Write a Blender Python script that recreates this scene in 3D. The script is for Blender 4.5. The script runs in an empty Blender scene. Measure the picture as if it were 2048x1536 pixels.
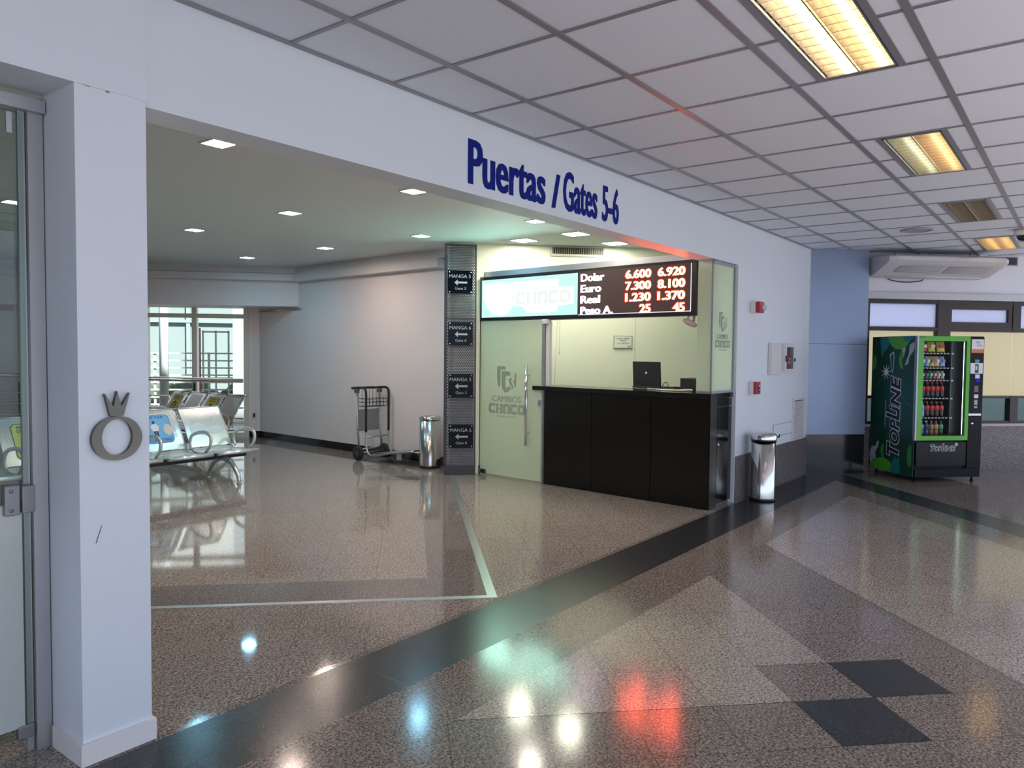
import bpy, bmesh, math, random
from mathutils import Vector, Matrix
random.seed(7)
SC = bpy.context.scene
COL = SC.collection
PI = math.pi
S2 = math.sqrt(0.5)

# ------------------------------------------------------------------ camera
F_PX = 1513.26
yaw, pitch, roll = (math.radians(v) for v in (37.335, 2.337, 0.536))
cam = bpy.data.cameras.new('camera'); cam.sensor_width = 36.0; cam.lens = F_PX / 2048 * 36.0
cam.clip_start = 0.05; cam.clip_end = 300
camo = bpy.data.objects.new('camera', cam); COL.objects.link(camo); SC.camera = camo
cy, sy, cp, sp = math.cos(yaw), math.sin(yaw), math.cos(pitch), math.sin(pitch)
fwd = Vector((cy*cp, sy*cp, -sp)); rgt = Vector((sy, -cy, 0)); upv = rgt.cross(fwd)
r2 = math.cos(roll)*rgt + math.sin(roll)*upv; u2 = -math.sin(roll)*rgt + math.cos(roll)*upv
camo.matrix_world = Matrix(((r2.x, u2.x, -fwd.x, 0), (r2.y, u2.y, -fwd.y, 0), (r2.z, u2.z, -fwd.z, 1.5), (0, 0, 0, 1)))

# ------------------------------------------------------------------ view, world
SC.view_settings.view_transform = 'Standard'; SC.view_settings.look = 'None'
SC.view_settings.gamma = 1.0; SC.view_settings.use_curve_mapping = False
SC.view_settings.exposure = 0.9
SC.cycles.use_denoising = True
SC.cycles.max_bounces = 10; SC.cycles.diffuse_bounces = 5; SC.cycles.glossy_bounces = 5
SC.cycles.transmission_bounces = 6; SC.cycles.transparent_max_bounces = 16
SC.cycles.sample_clamp_indirect = 6.0; SC.cycles.caustics_reflective = False; SC.cycles.caustics_refractive = False
SKY_UP, SKY_HOR, GROUND = (0.62, 0.74, 1.0, 1), (0.80, 0.92, 1.16, 1), (0.52, 0.57, 0.66, 1)
SKY_STRENGTH = 0.92
w = bpy.data.worlds.new('daylight'); SC.world = w; w.use_nodes = True
nt = w.node_tree; nt.nodes.clear()
o = nt.nodes.new('ShaderNodeOutputWorld'); bg = nt.nodes.new('ShaderNodeBackground')
tc = nt.nodes.new('ShaderNodeTexCoord'); sx = nt.nodes.new('ShaderNodeSeparateXYZ'); cr = nt.nodes.new('ShaderNodeValToRGB')
mr = nt.nodes.new('ShaderNodeMapRange'); mr.inputs['From Min'].default_value = -1; mr.inputs['From Max'].default_value = 1
nt.links.new(tc.outputs['Generated'], sx.inputs[0]); nt.links.new(sx.outputs['Z'], mr.inputs['Value'])
nt.links.new(mr.outputs[0], cr.inputs[0]); nt.links.new(cr.outputs[0], bg.inputs[0]); nt.links.new(bg.outputs[0], o.inputs[0])
e = cr.color_ramp.elements
e[0].position = 0.47; e[0].color = GROUND; e[1].position = 1.0; e[1].color = SKY_UP
k = e.new(0.505); k.color = SKY_HOR
bg.inputs['Strength'].default_value = SKY_STRENGTH

# sun added for floor bounce onto the ceiling, through the open side behind the camera: its patch lies on the floor outside the picture
sl = bpy.data.lights.new('sun', 'SUN'); sl.energy = 17.5; sl.angle = math.radians(3); sl.color = (.90, .95, 1.08)
so = bpy.data.objects.new('sun', sl); COL.objects.link(so)
so.rotation_euler = Vector((.15, 1., -1.0)).to_track_quat('-Z', 'Y').to_euler()

# ------------------------------------------------------------------ materials
MATS = {}
def mat(name, col=(.8, .8, .8), rough=.5, metal=0., emit=None, estr=0., spec=.5, coat=0.):
    if name in MATS: return MATS[name]
    m = bpy.data.materials.new(name); m.use_nodes = True
    b = m.node_tree.nodes['Principled BSDF']
    b.inputs['Base Color'].default_value = (*col, 1); b.inputs['Roughness'].default_value = rough
    b.inputs['Metallic'].default_value = metal; b.inputs['Specular IOR Level'].default_value = spec
    b.inputs['Coat Weight'].default_value = coat
    if emit: b.inputs['Emission Color'].default_value = (*emit, 1); b.inputs['Emission Strength'].default_value = estr
    MATS[name] = m; return m
def nodes(m): return m.node_tree.nodes, m.node_tree.links
def paint(name, col, rough=.55, amp=.05, scale=2.5, bump=.0):
    """painted surface with slight unevenness of the coat"""
    m = mat(name, col, rough); n, l = nodes(m); b = n['Principled BSDF']
    t = n.new('ShaderNodeTexCoord'); no = n.new('ShaderNodeTexNoise'); no.inputs['Scale'].default_value = scale; no.inputs['Detail'].default_value = 5
    mx = n.new('ShaderNodeMix'); mx.data_type = 'RGBA'
    mx.inputs[6].default_value = (*[c*(1-amp) for c in col], 1); mx.inputs[7].default_value = (*[min(1, c*(1+amp)) for c in col], 1)
    l.new(t.outputs['Object'], no.inputs['Vector']); l.new(no.outputs['Fac'], mx.inputs[0]); l.new(mx.outputs[2], b.inputs['Base Color'])
    return m
def granite(name, cd, cm, cl, angle=None, off=(0, 0), cell=.375, rough=.13, scale=95., joint=.25, spec=.38):
    m = mat(name, cm, rough, spec=spec); n, l = nodes(m); b = n['Principled BSDF']
    t = n.new('ShaderNodeTexCoord'); no = n.new('ShaderNodeTexNoise'); no.inputs['Scale'].default_value = scale
    no.inputs['Detail'].default_value = 3; no.inputs['Roughness'].default_value = .6; no.inputs['Distortion'].default_value = .6
    l.new(t.outputs['Object'], no.inputs['Vector'])
    r = n.new('ShaderNodeValToRGB'); el = r.color_ramp.elements
    el[0].position = .38; el[0].color = (*cd, 1); el[1].position = .64; el[1].color = (*cl, 1)
    q = el.new(.5); q.color = (*cm, 1)
    l.new(no.outputs['Fac'], r.inputs[0]); out = r.outputs[0]
    if angle is not None:
        mp = n.new('ShaderNodeMapping'); mp.vector_type = 'POINT'
        mp.inputs['Rotation'].default_value = (0, 0, -angle); mp.inputs['Location'].default_value = (-off[0], -off[1], 0)
        l.new(t.outputs['Object'], mp.inputs['Vector'])
        br = n.new('ShaderNodeTexBrick'); br.offset = 0; br.squash = 1
        br.inputs['Scale'].default_value = 1; br.inputs['Brick Width'].default_value = cell; br.inputs['Row Height'].default_value = cell
        br.inputs['Mortar Size'].default_value = .0017; br.inputs['Mortar Smooth'].default_value = .1; br.inputs['Bias'].default_value = 0
        br.inputs['Color1'].default_value = (.96, .96, .96, 1); br.inputs['Color2'].default_value = (1.03, 1.03, 1.03, 1); br.inputs['Mortar'].default_value = (joint, joint, joint, 1)
        l.new(mp.outputs[0], br.inputs['Vector'])
        mu = n.new('ShaderNodeMix'); mu.data_type = 'RGBA'; mu.blend_type = 'MULTIPLY'; mu.inputs[0].default_value = 1
        l.new(out, mu.inputs[6]); l.new(br.outputs['Color'], mu.inputs[7]); out = mu.outputs[2]
    l.new(out, b.inputs['Base Color']); return m
def emis(name, col, s):
    if name in MATS: return MATS[name]
    m = bpy.data.materials.new(name); m.use_nodes = True; n, l = nodes(m); n.clear()
    o = n.new('ShaderNodeOutputMaterial'); e = n.new('ShaderNodeEmission'); e.inputs[0].default_value = (*col, 1); e.inputs[1].default_value = s
    l.new(e.outputs[0], o.inputs[0]); MATS[name] = m; return m
def glass(name, tint=(.92, .97, .95), refl=.35, rough=.0, base=.03):
    m = bpy.data.materials.new(name); m.use_nodes = True; n, l = nodes(m); n.clear()
    o = n.new('ShaderNodeOutputMaterial'); t = n.new('ShaderNodeBsdfTransparent'); g = n.new('ShaderNodeBsdfGlossy')
    t.inputs[0].default_value = (*tint, 1); g.inputs['Roughness'].default_value = rough
    fr = n.new('ShaderNodeLayerWeight'); fr.inputs[0].default_value = .25; mu = n.new('ShaderNodeMath'); mu.operation = 'MULTIPLY'; mu.inputs[1].default_value = refl
    ad = n.new('ShaderNodeMath'); ad.operation = 'ADD'; ad.inputs[1].default_value = base
    mx = n.new('ShaderNodeMixShader')
    l.new(fr.outputs['Fresnel'], mu.inputs[0]); l.new(mu.outputs[0], ad.inputs[0]); l.new(ad.outputs[0], mx.inputs[0])
    l.new(t.outputs[0], mx.inputs[1]); l.new(g.outputs[0], mx.inputs[2]); l.new(mx.outputs[0], o.inputs[0]); MATS[name] = m; return m
def frosted(name, col, trans=.6, clear=0., gloss=.06):
    m = bpy.data.materials.new(name); m.use_nodes = True; n, l = nodes(m); n.clear()
    o = n.new('ShaderNodeOutputMaterial'); d = n.new('ShaderNodeBsdfDiffuse'); t = n.new('ShaderNodeBsdfTranslucent')
    d.inputs[0].default_value = (*col, 1); t.inputs[0].default_value = (*col, 1)
    a = n.new('ShaderNodeMixShader'); a.inputs[0].default_value = trans; l.new(d.outputs[0], a.inputs[1]); l.new(t.outputs[0], a.inputs[2])
    x = n.new('ShaderNodeBsdfTransparent'); c = n.new('ShaderNodeMixShader'); c.inputs[0].default_value = clear; l.new(a.outputs[0], c.inputs[1]); l.new(x.outputs[0], c.inputs[2])
    g = n.new('ShaderNodeBsdfGlossy'); g.inputs['Roughness'].default_value = .15; f = n.new('ShaderNodeMixShader'); f.inputs[0].default_value = gloss
    l.new(c.outputs[0], f.inputs[1]); l.new(g.outputs[0], f.inputs[2]); l.new(f.outputs[0], o.inputs[0]); MATS[name] = m; return m
def perforated(name, col, metal, rough, px, pz, rad, axis='X'):
    """sheet with round holes in a staggered grid; axis = horizontal local axis used for the pattern"""
    m = mat(name, col, rough, metal); n, l = nodes(m); b = n['Principled BSDF']; out = n['Material Output']
    t = n.new('ShaderNodeTexCoord'); s = n.new('ShaderNodeSeparateXYZ'); l.new(t.outputs['Object'], s.inputs[0])
    def M(op, a, bb=None):
        q = n.new('ShaderNodeMath'); q.operation = op
        for i, v in enumerate((a, bb)):
            if v is None: continue
            if isinstance(v, (int, float)): q.inputs[i].default_value = v
            else: l.new(v, q.inputs[i])
        return q.outputs[0]
    if axis == 'B': h = M('MULTIPLY', M('SUBTRACT', s.outputs['X'], s.outputs['Y']), S2)
    else: h = s.outputs['X']
    v = M('DIVIDE', s.outputs['Z'], pz); row = M('FLOOR', v); odd = M('MULTIPLY', M('PINGPONG', row, 1.0), .5)
    hx = M('SUBTRACT', M('FRACT', M('ADD', M('DIVIDE', h, px), odd)), .5); vz = M('SUBTRACT', M('FRACT', v), .5)
    d = M('SQRT', M('ADD', M('POWER', M('MULTIPLY', hx, px), 2), M('POWER', M('MULTIPLY', vz, pz), 2)))
    hole = M('LESS_THAN', d, rad)
    tr = n.new('ShaderNodeBsdfTransparent'); mx = n.new('ShaderNodeMixShader')
    l.new(hole, mx.inputs[0]); l.new(b.outputs[0], mx.inputs[1]); l.new(tr.outputs[0], mx.inputs[2]); l.new(mx.outputs[0], out.inputs[0]); return m

M_WALL = paint('white_paint', (.71, .765, .825), .5, .02)
M_HALLWALL = paint('hall_paint', (.85, .785, .77), .55, .03)
M_CEILP = paint('ceiling_paint', (.76, .84, .86), .6, .02)
M_TILE = paint('ceiling_panel', (.70, .735, .815), .7, .03, 40)
M_TEE = mat('tee_grey', (.27, .265, .29), .35, .3)
M_SKIRTW = mat('white_skirting', (.78, .77, .77), .4)
M_BLACKSK = mat('black_granite_skirting', (.012, .011, .011), .15)
AB45 = PI/4
# granite grid offsets are given in the rotated frame
def goff(A, B): return (A, B)
M_GMID = granite('granite_mid', (.055, .042, .034), (.20, .164, .138), (.37, .32, .28), PI/4, (3.03 % .375, (-2.03) % .375))
M_GXY = granite('granite_mid_square', (.055, .042, .034), (.20, .164, .138), (.37, .32, .28), 0, (2.77 % .382, 2.01 % .382), .382)
M_GLIGHT = granite('granite_light', (.115, .092, .075), (.34, .288, .247), (.56, .495, .44), PI/4, (3.03 % .375, (-2.03) % .375))
M_GHALL = granite('granite_hall', (.085, .070, .060), (.28, .242, .212), (.49, .44, .395), PI/4, (3.03 % .375, (-2.03) % .375), rough=.05, joint=.5, spec=.5)
M_GDARK = granite('granite_dark_band', (.085, .076, .07), (.19, .17, .156), (.29, .262, .243), PI/4, (3.03 % .375, (-2.03) % .375), rough=.05, joint=.5, spec=.5)
M_GBLACK = granite('granite_black', (.018, .020, .022), (.026, .028, .031), (.040, .043, .046), 0, (2.77 % .382, 2.40 % .39), .382, rough=.22, joint=2.2)
M_GBLACK2 = granite('granite_black_diamond', (.018, .020, .023), (.030, .032, .037), (.045, .048, .053), None, rough=.25)
M_GDADO = granite('granite_dado', (.05, .045, .045), (.16, .14, .14), (.30, .27, .27), None, rough=.3, scale=90)
M_ALU = mat('aluminium', (.55, .56, .58), .35, .9)
M_ALUDARK = mat('dark_bronze', (.045, .036, .03), .4, .5)
M_STEEL = mat('brushed_steel', (.62, .60, .58), .22, 1.)
M_CHROME = mat('chrome', (.75, .75, .76), .1, 1.)
M_BLACK = mat('black_plastic', (.012, .012, .013), .4)
M_GLOSSBLACK = mat('gloss_black', (.008, .0075, .007), .12)
M_WHITE = mat('white_plastic', (.72, .71, .69), .4)
M_RED = mat('red_plastic', (.42, .02, .03), .35)
M_GLASS = glass('clear_glass')
M_GLASSG = glass('green_clear_glass', (.78, .86, .83), .4)
M_FROST = frosted('frosted_glass', (.84, .92, .78), .55)
M_FROSTDK = frosted('frosted_logo', (.56, .63, .52), .5)
M_FROSTW = frosted('white_film', (.60, .65, .62), .15)

# ------------------------------------------------------------------ geometry helpers
class Frame:
    """u = right, Z = up, n = towards the viewer; pt(a, b, c)"""
    def __init__(s, o, u):
        s.o = Vector(o); s.u = Vector(u).normalized(); s.n = Vector((s.u.y, -s.u.x, 0))
    def pt(s, a, b, c=0.): return s.o + s.u*a + Vector((0, 0, b)) + s.n*c
LOC = Frame((0, 0, 0), (1, 0, 0))
def ab(A, B, z=0.): return Vector(((A+B)*S2, (A-B)*S2, z))
BD = Vector((S2, -S2, 0)); AD = Vector((S2, S2, 0))
class MB:
    def __init__(s, fr=LOC): s.bm = bmesh.new(); s.f = fr; s.mi = 0; s.sm = False
    def face(s, vs):
        try:
            f = s.bm.faces.new(vs); f.material_index = s.mi; f.smooth = s.sm; return f
        except ValueError: return None
    def hexa(s, P):
        v = [s.bm.verts.new(p) for p in P]
        for q in ((0, 1, 2, 3), (7, 6, 5, 4), (0, 4, 5, 1), (1, 5, 6, 2), (2, 6, 7, 3), (3, 7, 4, 0)): s.face([v[i] for i in q])
        return v
    def box(s, a0, a1, b0, b1, c0, c1, bev=0.):
        """box in frame coordinates (right, up, towards viewer)"""
        p = s.f.pt; n0 = len(s.bm.verts)
        v = s.hexa([p(a0, b0, c1), p(a1, b0, c1), p(a1, b1, c1), p(a0, b1, c1), p(a0, b0, c0), p(a1, b0, c0), p(a1, b1, c0), p(a0, b1, c0)])
        if bev > 0:
            es = {e for q in v for e in q.link_edges}
            r = bmesh.ops.bevel(s.bm, geom=list(es), offset=bev, segments=2, affect='EDGES', profile=.5)
            for f in r['faces']: f.material_index = s.mi
        return s
    def tube(s, pts, r, seg=10, caps=True, closed=False):
        pts = [Vector(p) for p in pts]; n = len(pts); rings = []
        prev = None
        for i, p in enumerate(pts):
            if closed: d = pts[(i+1) % n] - pts[i-1]
            else: d = (pts[min(i+1, n-1)] - pts[max(i-1, 0)])
            d.normalize()
            if prev is None:
                x = d.orthogonal().normalized()
            else:
                x = prev - d*prev.dot(d)
                x = x.normalized() if x.length > 1e-6 else d.orthogonal().normalized()
            prev = x; y = d.cross(x); rr = r[i] if isinstance(r, (list, tuple)) else r
            rings.append([s.bm.verts.new(p + (x*math.cos(2*PI*k/seg) + y*math.sin(2*PI*k/seg))*rr) for k in range(seg)])
        sm = s.sm; s.sm = True
        for i in range(n if closed else n-1):
            A, B = rings[i], rings[(i+1) % n]
            for k in range(seg): s.face([A[k], A[(k+1) % seg], B[(k+1) % seg], B[k]])
        s.sm = sm
        if caps and not closed:
            s.face(list(reversed(rings[0]))); s.face(rings[-1])
        return s
    def lathe(s, prof, center, axis=(0, 0, 1), seg=32, sm=True):
        c = Vector(center); z = Vector(axis).normalized(); x = z.orthogonal().normalized(); y = z.cross(x); rings = []
        for r, h in prof:
            if r < 1e-6: rings.append([s.bm.verts.new(c + z*h)])
            else: rings.append([s.bm.verts.new(c + z*h + (x*math.cos(2*PI*k/seg) + y*math.sin(2*PI*k/seg))*r) for k in range(seg)])
        old = s.sm; s.sm = sm
        for A, B in zip(rings, rings[1:]):
            for k in range(seg):
                k2 = (k+1) % seg
                if len(A) == 1 and len(B) == 1: continue
                if len(A) == 1: s.face([A[0], B[k2], B[k]][::-1])
                elif len(B) == 1: s.face([A[k], A[k2], B[0]])
                else: s.face([A[k], A[k2], B[k2], B[k]])
        s.sm = old; return s
    def poly(s, pts, c0, c1=None):
        """polygon in frame (a, b); extruded from c0 to c1"""
        p = s.f.pt
        if c1 is None: s.face([s.bm.verts.new(p(a, b, c0)) for a, b in pts]); return s
        A = [s.bm.verts.new(p(a, b, c1)) for a, b in pts]; B = [s.bm.verts.new(p(a, b, c0)) for a, b in pts]
        s.face(A); s.face(B[::-1]); n = len(pts)
        for i in range(n): s.face([A[i], B[i], B[(i+1) % n], A[(i+1) % n]])
        return s
    def flat(s, pts, z): s.face([s.bm.verts.new((x, y, z)) for x, y in pts]); return s
    def prism(s, prof, P, Q):
        """profile points are functions of offset vectors: extrude list of vectors prof from P to Q"""
        A = [s.bm.verts.new(Vector(P)+Vector(v)) for v in prof]; B = [s.bm.verts.new(Vector(Q)+Vector(v)) for v in prof]
        n = len(prof)
        for i in range(n): s.face([A[i], A[(i+1) % n], B[(i+1) % n], B[i]])
        s.face(A[::-1]); s.face(B); return s
    def build(s, name, mats, parent=None, fix=True):
        if fix: bmesh.ops.recalc_face_normals(s.bm, faces=s.bm.faces)
        me = bpy.data.meshes.new(name); s.bm.to_mesh(me); s.bm.free()
        for m in (mats if isinstance(mats, (list, tuple)) else [mats]): me.materials.append(m)
        ob = bpy.data.objects.new(name, me); COL.objects.link(ob)
        if parent: adopt(ob, parent)
        return ob
def adopt(ob, parent):
    ob.parent = parent
    top = parent
    while top.parent: top = top.parent
    if top.type == 'EMPTY' and not top.get('_local'):
        if parent is top: ob.matrix_parent_inverse = Matrix.Translation(-top.location)
    return ob
def tag(o, label=None, cat=None, group=None, kind=None):
    if label: o['label'] = label
    if cat: o['category'] = cat
    if group: o['group'] = group
    if kind: o['kind'] = kind
    return o
def thing(name, label, cat, loc=(0, 0, 0), group=None):
    """Empty at the base of a thing whose parts are meshed in world coordinates"""
    o = bpy.data.objects.new(name, None); COL.objects.link(o); o.location = loc; o.empty_display_size = .1
    return tag(o, label, cat, group)
def local_thing(name, loc=(0, 0, 0), rz=0.):
    """Empty whose parts are meshed in its own local coordinates"""
    o = bpy.data.objects.new(name, None); COL.objects.link(o); o.location = loc; o.rotation_euler = (0, 0, rz); o['_local'] = 1
    return o
def dup(root, loc, rz=None):
    r = root.copy(); COL.objects.link(r); r.location = loc
    if rz is not None: r.rotation_euler = (0, 0, rz)
    for ch in list(root.children):
        c = ch.copy(); COL.objects.link(c); c.parent = r
        for g in list(ch.children):
            d = g.copy(); COL.objects.link(d); d.parent = c
    return r
def struct(name, mb, m, parent=None):
    ob = mb.build(name, m, parent)
    if not parent: ob['kind'] = 'structure'
    return ob
def text_mesh(name, body, fr, a, b, m, width=None, height=None, size=.1, align='LEFT', offset=0., shear=0., ext=.001, c=0.002, parent=None, vertical=False, space=1., bold=0.):
    """lettering as a mesh on frame fr; (a, b) = lower-left (or centre / right) of the lettering box"""
    cu = bpy.data.curves.new(name, 'FONT'); cu.body = body; cu.size = 1.; cu.offset = offset; cu.shear = shear; cu.extrude = 0; cu.resolution_u = 3; cu.space_character = space
    to = bpy.data.objects.new(name, cu); COL.objects.link(to)
    dg = bpy.context.evaluated_depsgraph_get(); me = bpy.data.meshes.new_from_object(to.evaluated_get(dg))
    bpy.data.objects.remove(to); bpy.data.curves.remove(cu)
    bm = bmesh.new(); bm.from_mesh(me)
    if bold:
        g0 = bm.verts[:] + bm.edges[:] + bm.faces[:]
        for dx in (-bold, bold):
            d_ = bmesh.ops.duplicate(bm, geom=g0); bmesh.ops.translate(bm, verts=[q for q in d_['geom'] if isinstance(q, bmesh.types.BMVert)], vec=(dx, 0, dx*.02))
    for f_ in bm.faces: f_.smooth = False
    xs = [v.co.x for v in bm.verts]; ys = [v.co.y for v in bm.verts]
    x0, x1, y0, y1 = min(xs), max(xs), min(ys), max(ys)
    sx = width/(x1-x0) if width else (height/(y1-y0) if height else size)
    sy_ = height/(y1-y0) if height else (sx if width else size)
    W = (x1-x0)*sx; da = {'LEFT': 0, 'CENTER': -W/2, 'RIGHT': -W}[align]
    r = bmesh.ops.extrude_face_region(bm, geom=bm.faces[:]) if ext else None
    top = {v for v in r['geom'] if isinstance(v, bmesh.types.BMVert)} if r else set()
    for v in bm.verts:
        px, py, pz = (v.co.x-x0)*sx+da, (v.co.y-y0)*sy_, v.co.z*.3
        if vertical: px, py = -py, px
        v.co = fr.pt(a+px, b+py, c+pz+(ext if v in top else 0))
    bmesh.ops.recalc_face_normals(bm, faces=bm.faces)
    bm.to_mesh(me); bm.free(); me.materials.clear(); me.materials.append(m); me.name = name
    ob = bpy.data.objects.new(name, me); COL.objects.link(ob)
    if parent: adopt(ob, parent)
    return ob
def arc(c, r, a0, a1, n, ex, ez):
    return [Vector(c) + Vector(ex)*r*math.cos(a0+(a1-a0)*i/n) + Vector(ez)*r*math.sin(a0+(a1-a0)*i/n) for i in range(n+1)]
def smooth_path(pts, n=6):
    """Catmull-Rom through pts"""
    P = [Vector(p) for p in pts]; P = [P[0]*2-P[1]] + P + [P[-1]*2-P[-2]]; out = []
    for i in range(1, len(P)-2):
        for k in range(n):
            t = k/n; a, b, c, d = P[i-1:i+3]
            out.append(.5*((2*b) + (c-a)*t + (2*a-5*b+4*c-d)*t*t + (3*b-a-3*c+d)*t**3))
    out.append(P[-2]); return out

# ------------------------------------------------------------------ frames of the place
WY, CZ = 2.84, 2.845
FW = Frame((0, WY, 0), (1, 0, 0))                       # gate wall, seen from the concourse
KL, KR = Vector((7.19, 5.97, 0)), Vector((6.90, 2.87, 0))
FK = Frame(KL, KR-KL)                                   # front of the exchange kiosk
FP = Frame(ab(9.245, .41), BD)                          # perforated pillar
FKW = Frame(ab(9.35, 0), BD)                            # rear wall of the kiosk
FWW = Frame(ab(9.16, 0), BD)                            # window wall behind the vending machine
FPN = Frame(ab(9.0, 0), BD)                             # blue clad column
FV = Frame(ab(8.268, 5.953), BD)                        # vending machine front
FVS = Frame(ab(9.13, 5.953), -AD)                       # vending machine side
FWIN = Frame(ab(13.51, 0), BD)                          # hall windows
FBK = Frame(ab(12.606, 0), BD)                          # bulkhead in front of them
CW0, CW1 = Vector((7.733, 11.373, 0)), Vector((7.347, 6.10, 0))
FCW = Frame(CW0, CW1-CW0)                               # hall side wall with the trolley
CWL = (CW1-CW0).length

# ------------------------------------------------------------------ floor
mb = MB()
def zone(pts, z, i): mb.mi = i; mb.flat(pts, z)
def xyB(B, y): return (y + B/S2, y)
def xyAB(A, B): v = ab(A, B); return (v.x, v.y)
zone([(-7, -5), (15, -5), (15, 2.84), (-7, 2.84)], 0, 0)
zone([(-7, 2.84), (11, 2.84), (11, 22), (-7, 22)], 0, 3)
zone([(-7, 2.01), xyB(5.09, 2.01), xyB(5.09, 2.39), (-7, 2.39)], .0006, 1)
zone([(-7, 2.39), xyB(5.09, 2.39), xyB(5.45, 2.80), (-7, 2.80)], .0008, 4)
zone([xyB(5.09, 2.39), xyAB(-3, 5.09), xyAB(-3, 5.45), xyB(5.45, 2.80)], .0008, 4)
A0 = 3.03
zone([(A0/S2-2.01, 2.01), xyAB(A0, 1.655), xyAB(A0+.375, 1.655), xyAB(A0+.375, 2.03), xyB(2.03, 2.01)], .0008, 2)
zone([xyB(2.80, 2.01), xyAB(-3, 2.80), xyAB(-3, 4.70), xyB(4.70, 2.01)], .0008, 2)
zone([xyAB(3.03, 2.03), xyAB(3.03, 2.405), xyAB(3.405, 2.405), xyAB(3.405, 2.03)], .0012, 5)
zone([xyAB(2.655, 1.655), xyAB(2.655, 2.03), xyAB(3.03, 2.03), xyAB(3.03, 1.655)], .0012, 5)
# border inlay of the hall inside the metal strip
zone([xyAB(4.58, -6), xyAB(5.0, -6), xyAB(5.0, .12), xyAB(9.2, .12), xyAB(9.2, .5), xyAB(4.58, .5)], .0006, 6)
zone([xyAB(8.9, -.5), xyAB(9.2, -.5), xyAB(9.2, .5), xyAB(8.9, .5)], .0007, 6)
floor = struct('floor', mb, [M_GMID, M_GXY, M_GLIGHT, M_GHALL, M_GBLACK, M_GBLACK2, M_GDARK])
mb = MB()
mb.hexa([ab(4.555, -6, .003), ab(4.555, .535, .003), ab(4.60, .535, .003), ab(4.60, -6, .003), ab(4.555, -6, .0), ab(4.555, .535, .0), ab(4.60, .535, .0), ab(4.60, -6, .0)])
mb.hexa([ab(4.60, .475, .003), ab(4.60, .535, .003), ab(9.22, .535, .003), ab(9.22, .475, .003), ab(4.60, .475, .0), ab(4.60, .535, .0), ab(9.22, .535, .0), ab(9.22, .475, .0)])
struct('trim_1', mb, mat('floor_strip', (.50, .51, .50), .3, .8))

# ------------------------------------------------------------------ concourse ceiling (0.61 m panels on a tee grid)
T1, CX, CELL = 2.434, 2.084, .61
FIX = [(2.694, 3.914), (5.134, 6.354), (7.574, 8.794), (10.014, 11.234)]
HW = .165                                              # half width of a fitting opening
mb = MB(); mb.mi = 0
def slab(x0, x1, y0, y1):
    v = [mb.bm.verts.new(p) for p in ((x0, y0, CZ+.006), (x1, y0, CZ+.006), (x1, y1, CZ+.006), (x0, y1, CZ+.006))]; mb.face(v)
ys = [2.84] + [T1-CELL*i for i in range(11)]
YF = T1-2.5*CELL                                       # centre row of the fittings, 0.909
xs = [CX+CELL*i for i in range(-13, 19)]
for y1, y0 in zip(ys, ys[1:]):
    for x0, x1 in zip(xs, xs[1:]):
        if any(f0-.01 < x0 and x1 < f1+.01 for f0, f1 in FIX) and y0 < YF < y1:
            slab(x0, x1, y0, YF-HW); slab(x0, x1, YF+HW, y1)
        else: slab(x0, x1, y0, y1)
mb.mi = 1
def wbox(m, x0, x1, y0, y1, z0, z1): m.hexa([(x0, y0, z1), (x1, y0, z1), (x1, y1, z1), (x0, y1, z1), (x0, y0, z0), (x1, y0, z0), (x1, y1, z0), (x0, y1, z0)])
for y in ys[1:]: wbox(mb, xs[0], xs[-1], y-.016, y+.016, CZ-.002, CZ+.02)
for x in xs:
    fx = [f for f in FIX if f[0]+.1 < x < f[1]-.1]
    segs = [(ys[-1], YF-HW), (YF+HW, WY)] if fx else [(ys[-1], WY)]
    for a, b in segs: wbox(mb, x-.010, x+.010, a, b, CZ, CZ+.02)
for f0, f1 in FIX:
    for s in (-1, 1): wbox(mb, f0, f1, YF+s*(HW+.014)-.016, YF+s*(HW+.014)+.016, CZ-.001, CZ+.02)
wbox(mb, xs[0], xs[-1], 2.815, 2.84, CZ-.004, CZ+.02)
mb.mi = 2; wbox(mb, xs[0], xs[-1], ys[-1], 2.84, 3.05, 3.2)
struct('ceiling', mb, [M_TILE, M_TEE, mat('slab', (.3, .3, .3), .8)])
# hall and kiosk ceiling
mb = MB(); cpts = [(-3, 2.95), (11, 2.95), (11, 8.4), (-3, 22.4)]
A = [mb.bm.verts.new((x, y, 2.845)) for x, y in cpts]; B = [mb.bm.verts.new((x, y, 3.2)) for x, y in cpts]
mb.face(A[::-1]); mb.face(B)
for i in range(4): mb.face([A[i], A[(i+1) % 4], B[(i+1) % 4], B[i]])
struct('ceiling_hall', mb, M_CEILP)

# ------------------------------------------------------------------ gate wall
mb = MB()
wbox(mb, 1.445, 7.45, WY, 3.03, 2.408, 3.2)                 # beam over the opening
wbox(mb, 7.45, 10.6, WY, 3.03, 0, 3.2)                      # wall right of the kiosk
struct('wall_front', mb, M_WALL)
mb = MB()
wbox(mb, 1.19, 1.441, 2.83, 3.14, 0, 2.425)                 # post
wbox(mb, -7, 1.4445, 2.825, 3.08, 2.425, 3.2)               # fascia above the glass door
wbox(mb, -7, 0.05, 2.84, 3.14, 0, 2.425)
struct('wall_post', mb, M_WALL)
mb = MB()
for x0, x1, y0, y1 in ((1.178, 1.452, 2.815, 2.8295), (1.178, 1.1895, 2.83, 3.06), (1.4415, 1.452, 2.83, 3.14)): wbox(mb, x0, x1, y0, y1, .002, .082)
struct('baseboard_post', mb, M_SKIRTW)
mb = MB(FW)
for pts in ([(1.262, .86), (1.266, .862), (1.245, .80), (1.241, .80)], [(1.215, 2.4235), (1.24, 2.4255), (1.244, 2.422)], [(1.292, 2.4225), (1.306, 2.425), (1.312, 2.4205), (1.30, 2.419)]):
    mb.poly(pts, .0102, .0104)
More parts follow.
